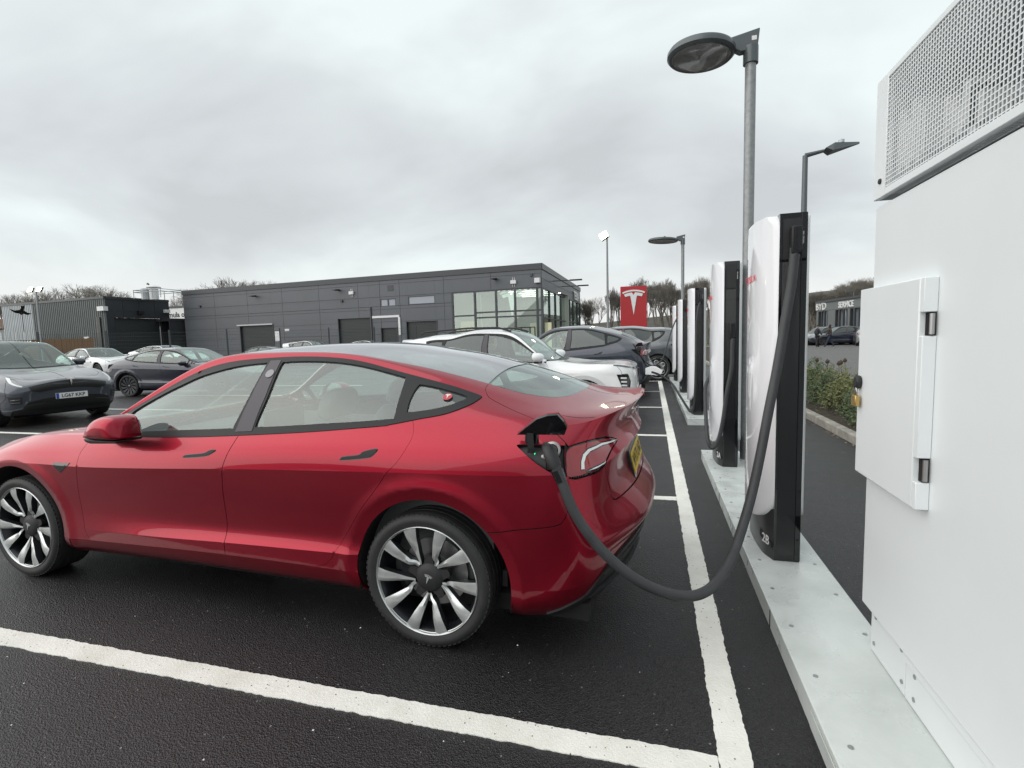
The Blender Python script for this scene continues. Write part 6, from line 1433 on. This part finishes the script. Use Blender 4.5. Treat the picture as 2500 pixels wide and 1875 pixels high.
for i, (x, y, Y, k, w_) in enumerate(((1432, 728, 62, 0, 1.0), (1462, 722, 68, 2, 1.0), (1495, 697, 50, 3, .6), (1508, 705, 54, 3, .6), (1553, 674, 58, 3, 1.0), (1600, 682, 52, 1, .95), (1632, 684, 56, 3, 1.0), (1660, 692, 60, 1, .9), (1702, 676, 56, 1, .9), (1730, 690, 62, 0, .9), (1575, 690, 47, 1, .8), (1540, 688, 66, 1, 1.0), (1618, 676, 70, 3, 1.1), (1682, 682, 64, 3, 1.1), (1716, 672, 66, 1, 1.0), (1445, 735, 60, 1, .9))):
    tree(x, y, Y, k, ['bare tree just right of the dealership corner', 'small bare tree left of the lit floodlight pole', 'narrow upright bare tree behind the floodlight pole', 'narrow upright bare tree left of the red sign', 'tall bare tree above the red sign', 'dense bare tree right of the red sign', 'bare tree between the sign and the lamp post', 'bare tree behind the far lamp post', 'tall bare tree over the far chargers', 'bare tree between the far chargers', 'bare tree close behind the right edge of the red sign', 'second bare tree above the red sign, farther off', 'bare tree left of the far lamp column', 'bare tree right of the far lamp column', 'tallest bare tree over the far supply hood', 'low bare tree beside the dealership corner'][i], w_)
for i in range(24):
    x = 1968+i*7.5+tr.uniform(-3, 3); y = 722-i*2.3+tr.uniform(-5, 5)+(12 if i < 2 else 0)
    tree(x, y, 84+tr.uniform(-6, 8), [0, 2, 1, 3][i % 4], 'bare tree in the wooded bank behind the grey service building', 1.1, 'bare trees in the wooded bank behind the service building')
hl_ = mat('wooded_rise', (.075, .070, .055), rough=1, var=(.15, .3), bump=(1.2, 1, .5))
b = MB(); nx = 60; vs = []
for i in range(nx+1):
    for j in range(9):
        x = -260+i*(460/nx); y = 95+j*16; hgt = (2.2+2.2*math.sin(x*.013+1)+1.0*math.sin(x*.05))*min(1, j/3); hgt = max(hgt, 0)+(j*.35)
        vs.append((x, y, hgt*1.15+(min(4, max(0, (x-12)*.12))*min(1, j/2) if x > 12 else 0)))
b.add(vs, [(i*9+j, (i+1)*9+j, (i+1)*9+j+1, i*9+j+1) for i in range(nx) for j in range(8)]).build('hills', hl_, kind='structure', smooth=True, fix=False)
# ------------------------------------------------------------------ right: service building, cars, people, shrubs
ZR = lambda x, y: (1950+x/3.015, 600+y/3.015)
zb_y = 62; ba = aty(*ZR(135, 412), zb_y); bb_ = aty(*ZR(455, 362), zb_y-9)
BW = Wall(ba, (bb_.x+(bb_.x-ba.x)*1.2, bb_.y+(bb_.y-ba.y)*1.2)); bz = (ba.z+bb_.z)/2; bz = ba.z
bd_ = BW.root('service_building', 'grey flat-roofed service building with white letters and tall windows', 'building')
M['bgrey'] = mat('grey_render_panels', (.17, .185, .19), rough=.6)
bwz = BW.uz(*ZR(200, 480))[1]
wl_ = [(BW.uz(*ZR(a, 530))[0], BW.uz(*ZR(b_, 530))[0]) for a, b_ in ((148, 214), (272, 360), (380, 480))]
opens = [(a, b_, .5, bwz) for a, b_ in wl_]
clad(BW, bd_, 0, BW.L, [0, bwz+.05, bz-.2], [BW.L*i/5 for i in (1, 2, 3, 4)], opens, M['bgrey']); backing(bd_, BW.L, opens, bz-.21)
MB().box(-.1, BW.L, -12, .15, bz-.2, bz).build('parapet', M['cladt'], bd_)
for a, b_, c, d in opens:
    MB().box(a, b_, -.4, -.35, c, d).build('window_back', M['hglass'], bd_)
    n = 3
    for k in range(n+1): MB().box(a+(b_-a)*k/n-.06, a+(b_-a)*k/n+.06, -.1, .05, c, d).build('window_frame', M['cladt'], bd_)
u_, z_ = BW.uz(*ZR(168, 450)); text('sign_letters', 'BYD', 1.05, M['whiteink'], bd_, frame((u_, .06, z_-.0), (1, 0, 0), (0, 0, 1)), .03, .012, 1.25)
u_, z_ = BW.uz(*ZR(352, 432)); text('sign_letters', 'SERVICE', .82, M['whiteink'], bd_, frame((u_, .06, z_), (1, 0, 0), (0, 0, 1)), .03, .015)
b = MB(); hz_ = aty(2084, 709, 66).z; b.cyl((0, 0, 0), (0, 0, hz_), .07, n=8); b.box(-.8, 0, -.1, .1, hz_-.1, hz_+.02); o = b.build('lamp_post', M['lampg']); o.location = (aty(*ZR(405, 330), 66).x, 66, 0); tag(o, 'small distant lamp post over the service building roof', 'lamp post')
pc1 = saloon('white_hatchback_car', (0, 0, 0), R(160), 'white car parked at the right behind the cabinet edge, before the service building', M['silver'], wheel='turbine', S=YS, wb=2.89, wr=.35, ar=.41, yw=.915, mirrors=False, glassm={'side': M['dglass'], 'rear': M['dglass'], 'front': M['dglass'], 'roof': M['silver']})
q = aty(*ZR(425, 712), 47.); pc1.location = (q.x+.9, q.y, 0); pc1.rotation_euler = (0, 0, R(75))
pc2 = copy_tree(pc1); tag(pc2, 'dark blue car parked side-on in front of the service building', 'car')
for ch in pc2.children:
    if ch.type == 'MESH' and ch.material_slots and ch.material_slots[0].material == M['silver']: ch.material_slots[0].link = 'OBJECT'; ch.material_slots[0].material = M['blue']
q2 = aty(*ZR(330, 660), 51.); pc2.location = (q2.x+1.0, 51., 0); pc2.rotation_euler = (0, 0, R(182))
pc3 = copy_tree(pc1); tag(pc3, 'pale silver car parked behind the two walking people', 'car'); q3 = aty(*ZR(190, 640), 53.); pc3.location = (q3.x+.9, 53., 0); pc3.rotation_euler = (0, 0, R(200))
for c_, g_ in ((pc1, 0), (pc2, 0), (pc3, 0)): c_['group'] = 'cars parked before the service building'
q = aty(*ZR(135, 722), 46.); walker((q.x, q.y, 0), R(10), 'person in a dark jacket and dark trousers, left of the two walkers', M['coat'], M['ink'], .12)
q = aty(*ZR(228, 722), 46.); walker((q.x, q.y, 0), R(170), 'person in a brown hooded coat and blue jeans striding left', M['coat2'], M['jean'], .30, hood=True)
# dark and white cars left of the SUV beyond the fence
est = saloon('white_estate_suv', (0, 0, 0), R(0), 'white SUV with roof rails seen above the red roof, beyond the mesh fence', M['white'], wheel='turbine', S=SUVS, wb=2.66, wr=.345, ar=.40, yw=.885, sc=1.02, mirrors=False, glassm={'roof': M['white']})
q = aty(770, 845, 30.0); est.location = (q.x-1.4, 30.0, .0)
for sg in (1, -1): MB().tube([(-.35, sg*.62, 1.59), (.3, sg*.62, 1.645), (1.15, sg*.62, 1.635), (1.35, sg*.6, 1.56)], .016, 6).build('roof_rail', M['plastic'], est)
w2 = copy_tree(wc); q = aty(895, 828, 34.0); w2.location = (q.x-1.0, 34, .12); tag(w2, 'white saloon of which only the roof shows above the red car', 'car', wh)
bl2 = copy_tree(blue); q = aty(672, 848, 29); bl2.location = (q.x-.2, 29.5, -.1); bl2.rotation_euler = (0, 0, R(190)); tag(bl2, 'dark blue saloon half hidden behind the white SUV with roof rails', 'car')
# shrubs along the bed
M['leafg'] = mat('green_shrub_leaf', (.055, .085, .025), rough=.5, var=(5, .45)); M['leafy'] = mat('yellow_green_leaf', (.13, .14, .035), rough=.5, var=(5, .35)); M['twig'] = mat('brown_twig', (.07, .05, .035), rough=.9)
def shrub(x, y, r, h, seed, label, lm_k, nleaf=900, dead=False):
    rg = random.Random(seed); g = thing('shrub', (x, y, .09), label, 'shrub', 0, 'shrubs in the kerbside bed'); st = MB(); lf_ = MB()
    for i in range(14):
        a = rg.uniform(0, 6.28); tip = Vector((math.cos(a)*r*rg.uniform(.2, .9), math.sin(a)*r*rg.uniform(.2, .9), h*rg.uniform(.6, 1))); st.tube([(0, 0, 0), tip*.5+Vector((0, 0, .05)), tip], [.008, .006, .003], 4, caps=False)
    for i in range(nleaf):
        a = rg.uniform(0, 6.28); ph = rg.uniform(0, 1); rad = r*(rg.uniform(.35, 1.08))*(1+.18*math.sin(a*3+seed)); zz = h*(.12+.88*ph)*(1+.12*math.sin(a*2+seed)); k = math.sqrt(max(0, 1-(ph)**2.4))
        c = Vector((math.cos(a)*rad*k, math.sin(a)*rad*k, zz)); s_ = rg.uniform(.014, .032); d = Vector((rg.uniform(-1, 1), rg.uniform(-1, 1), rg.uniform(-.3, 1))).normalized(); e_ = d.orthogonal().normalized()
        lf_.add([c-d*s_, c+e_*s_*.45, c+d*s_, c-e_*s_*.45], [(0, 1, 2, 3)])
    st.build('stems', M['twig'], g, fix=False); o = lf_.build('foliage', M[lm_k], g, kind='stuff', fix=False); return g
sr = random.Random(8)
places = ['nearest the cabinet', 'second from the cabinet', 'third along the kerb', 'fourth along the kerb', 'fifth along the kerb', 'sixth along the kerb', 'seventh along the kerb', 'eighth along the kerb']
for i in range(8):
    y = 6.6+i*.62; shrub(2.92+sr.uniform(-.04, .10), y, .36, .46+.05*sr.random()+(.12 if i > 3 else 0), i, ('yellow-green' if i % 3 == 1 else 'dark green')+' leafy shrub in the kerbside bed, '+places[i], 'leafy' if i % 3 == 1 else 'leafg', 1100)
for i in range(7): shrub(3.55+sr.uniform(-.1, .2), 7.6+i*.95, .42, .50+.1*(i % 3), 30+i, ['low dark green', 'rounded dark green', 'taller green'][i % 3]+' shrub in the back row of the bed, %s' % ['nearest', 'second', 'third', 'middle one', 'fifth', 'sixth', 'farthest'][i], 'leafg' if i % 2 else 'leafy', 900)
for i in range(5):
    x, y = 2.95+.12*i*(i % 2), 9.3+i*.28; b = MB(); b.tube([(0, 0, 0), (.02, 0, .4), (.0, .01, .78)], [.006, .004, .003], 4); b.lathe([(.0, 0), (.03, .02), (.034, .05), (.0, .09)], 8, 'z', c=(0, .01, .76)); o = b.build('seed_head', M['twig'], smooth=40); o.location = (x, y, .09)
    tag(o, 'dry brown seed head on a thin stalk over the shrubs, '+['leftmost', 'second from left', 'middle one', 'second from right', 'rightmost'][i], 'plant', 'dry seed heads over the shrubs')
lt = MB(); 
for i in range(700):
    c = Vector((sr.uniform(2.62, 3.4), sr.uniform(5.0, 12.5), .093+sr.uniform(0, .012))); s_ = sr.uniform(.012, .028); a = sr.uniform(0, 6.28); d = Vector((math.cos(a), math.sin(a), sr.uniform(-.3, .3))); e_ = Vector((-math.sin(a), math.cos(a), 0)); lt.add([c-d*s_, c+e_*s_*.5, c+d*s_, c-e_*s_*.5], [(0, 1, 2, 3)])
lt.build('leaf_litter', M['twig'], kind='stuff', fix=False)
tag(MB().box(5.2, 5.32, 4, 40, .11, .13).build('bed_edge', M['kerb']), kind='structure')
# ------------------------------------------------------------------ the red car on charge
CYAW = .04299
HERO_D = Vector((-math.cos(CYAW), math.sin(CYAW), 0)); HERO_N = Vector((-math.sin(CYAW), -math.cos(CYAW), 0))
HERO_O = Vector((-1.02462, 2.08142, 0))-HERO_N*.895
STEPK = .5
hero = saloon('red_saloon_car', HERO_O, math.atan2(HERO_D.y, HERO_D.x), 'deep red saloon, charge flap raised and thick cable plugged in', M['red'], port_open=True)
STEPK = 1.0
def carpt(x, y, z): return (x, y, z)
# charge recess, socket face, raised flap, plug
dd = panel_data(SU, K['port'], off=-.028, inset=.001)
link('charge_port_face', panel_mesh('charge_port_face', dd, .0, m=M['portgrey']), hero)
dd = panel_data(SU, K['port'], off=-.0005, inset=.0008)
ol = dens(K['port'], .02); P_ = SU.ev([a for a, b in ol], [b for a, b in ol]); N_ = SU.nrm([a for a, b in ol], [b for a, b in ol])
b = MB(); n = len(ol); b.add([tuple(p_) for p_ in P_-N_*.001]+[tuple(p_) for p_ in P_-N_*.03], [(i, (i+1) % n, n+(i+1) % n, n+i) for i in range(n)]); b.build('charge_port_rim', M['gloss'], hero, fix=False)
dd = panel_data(SU, K['port'], off=0); link('charge_port_cover', panel_mesh('charge_port_cover', dd, .012, mirror=True, m=M['red']), hero)
b = MB(); ax = Vector((-.60, .862, .945))
b.lathe([(.0, .006), (.030, .006), (.036, .0), (.036, -.03)], 24, 'y', c=(-.612, .838, .955)); b.build('charge_socket', M['gloss'], hero, smooth=40)
b = MB(); b.box(-.640, -.590, .835, .880, .885, .99); b.build('charge_latch_plate', M['gloss'], hero, bevel=.012)
b = MB(); b.lathe([(.026, -.01), (.034, -.004), (.034, .006), (.026, .012), (.020, .006), (.020, -.004), (.026, -.01)], 28, 'y', c=(-.628, .893, .985)); b.build('charge_socket_ring', M['steel'], hero, smooth=50)
b = MB(); b.prism([(-.541, .955), (-.538, .960), (-.535, .955), (-.5375, .947)], .852, .853, 'xz'); o = b.build('charge_status_light', M['green'], hero)
b = MB()
for dx_, dz_ in ((0, 0), (.011, .004), (-.010, .002), (.002, .010)): b.lathe([(.0, .002), (.007, .001), (.008, -.004)], 12, 'y', c=(-.583+dx_, .847, .936+dz_))
b.build('charge_port_sticker', M['whiteink'], hero, smooth=True)
# flap
fl = [(-.470, 1.040), (-.530, 1.043), (-.678, 1.047), (-.694, 1.078), (-.686, 1.110), (-.666, 1.141), (-.622, 1.136), (-.576, 1.119), (-.523, 1.080)]
fy = lambda z: .885+(z-1.04)*.75
b = MB(); k = len(fl)
b.add([(x, fy(z), z) for x, z in fl]+[(x, fy(z)-.012, z+.006) for x, z in fl], [(i, (i+1) % k, k+(i+1) % k, k+i) for i in range(k)]+[tuple(range(k))]); b.build('charge_flap_lining', M['gloss'], hero)
b = MB(); b.add([(x*1.0, fy(z)-.0125, z+.0065) for x, z in fl]+[(x, fy(z)-.018, z+.010) for x, z in fl], [(i, (i+1) % k, k+(i+1) % k, k+i) for i in range(k)]+[tuple(range(k, 2*k))]); b.build('charge_flap', M['red'], hero)
b = MB(); b.add([(-.517, .892, 1.052), (-.545, .892, 1.052), (-.545, .884, .985), (-.517, .884, .985), (-.512, .876, .962), (-.546, .876, .962)], [(0, 1, 2, 3), (3, 2, 5, 4)]); o = b.build('flap_strap', M['plastic'], hero, fix=False); so = o.modifiers.new('s', 'SOLIDIFY'); so.thickness = .004
MB().box(-.56, -.50, .855, .872, 1.0, 1.045).build('flap_hinge', M['gloss'], hero, bevel=.004)
# seams and small things on the lid and quarter
sk = lambda pts: SU.ev([a for a, b in pts], [b for a, b in pts])
# round sticker on the quarter glass and on the door pillar
q = SU.ev([11.22], [9.35])[0]; nn = SU.nrm([11.22], [9.35])[0]
mt = frame(Vector(q)+Vector(nn)*.003, (-1, 0, 0), Vector(nn).cross(Vector((-1, 0, 0))))
b = MB(); b.cyl((0, 0, -.001), (0, 0, .001), .0235, n=28); o = b.build('window_sticker', mat('red_sticker', (.45, .05, .07), rough=.5), hero); o.matrix_local = mt
emblem('sticker_emblem', .028, M['whiteink'], hero, mt@Matrix.Translation((0, .002, .0012)), .001)
q = SU.ev([8.295], [9.42])[0]; nn = SU.nrm([8.295], [9.42])[0]
mt = frame(Vector(q)+Vector(nn)*.0105, (-1, 0, 0), Vector(nn).cross(Vector((-1, 0, 0))))
b = MB(); b.cyl((0, 0, -.001), (0, 0, .0005), .026, n=28); o = b.build('door_sensor_disc', mat('grey_disc', (.30, .29, .31), rough=.5), hero); o.matrix_local = mt
# rear plate in its recess
pm = Matrix.Translation((-.899, 0, .779)) @ Matrix.Rotation(R(14), 4, 'Y')
for nm, mt_, a, c in (('plate_backing', M['gloss'], (-.008, .030), (.285, .074)), ('number_plate', M['yellow'], (-.011, -.0085), (.26, .0555))):
    o = MB().box(a[0], a[1], -c[0], c[0], -c[1], c[1]).build(nm, mt_, hero, bevel=.0015); o.matrix_local = pm
text('plate_letters', 'WV73 LNX', .098, M['ink'], hero, pm@frame((-.0115, 0, -.003), (0, -1, 0), (0, 0, 1)), .0006, .001, .98)
emblem('boot_emblem', .07, M['chrome'], hero, frame((-.915, 0, 1.02), (0, -1, 0), (0, 0, 1)), .004)
# thin satin black strip along the lid line, left side only
ribbon(SU, 'lid_crease', M['trim'], hero, [(13.55, 9.45), (14.1, 8.9), (14.5, 8.55)], .0035, off=.0006, side=False)
# the charging cable: from the plug down over the bay line and up to the dock
CP = [(-.425, 2.075, .990), (-.405, 2.02, .985), (-.385, 2.005, .945), (-.352, 2.0, .865), (-.302, 1.99, .745), (-.23, 2.0, .63), (-.139, 2.02, .526), (-.049, 2.06, .443), (.044, 2.12, .377), (.131, 2.2, .325), (.216, 2.3, .295), (.293, 2.42, .296), (.371, 2.55, .353), (.436, 2.68, .446), (.502, 2.8, .591), (.562, 2.9, .791), (.613, 2.97, 1.018), (.663, 3.03, 1.238), (.709, 3.08, 1.488), (.742, 3.105, 1.689), (.757, 3.115, 1.84), (.760, 3.118, 1.90)]
cp = cat_rom(CP, 6); n = len(cp)
cbl = MB().tube(cp, [.0205+.0055*i/n for i in range(n)], 20).build('charging_cable', M['cable'], smooth=True)
tag(cbl, 'thick dark grey charging cable looping from the red car to the nearest charger', 'cable')
b = MB(); b.tube([(-.425, 2.075, .990), (-.405, 2.02, .985), (-.392, 2.005, .96), (-.376, 2.0, .925)], [.024, .028, .030, .026], 20); o = b.build('plug', M['plastic'], smooth=40); o.parent = cbl
b = MB(); b.tube([(-.352, 2.0, .865), (-.372, 2.002, .912)], [.0235, .026], 20); o = b.build('plug_collar', M['gloss'], smooth=40); o.parent = cbl
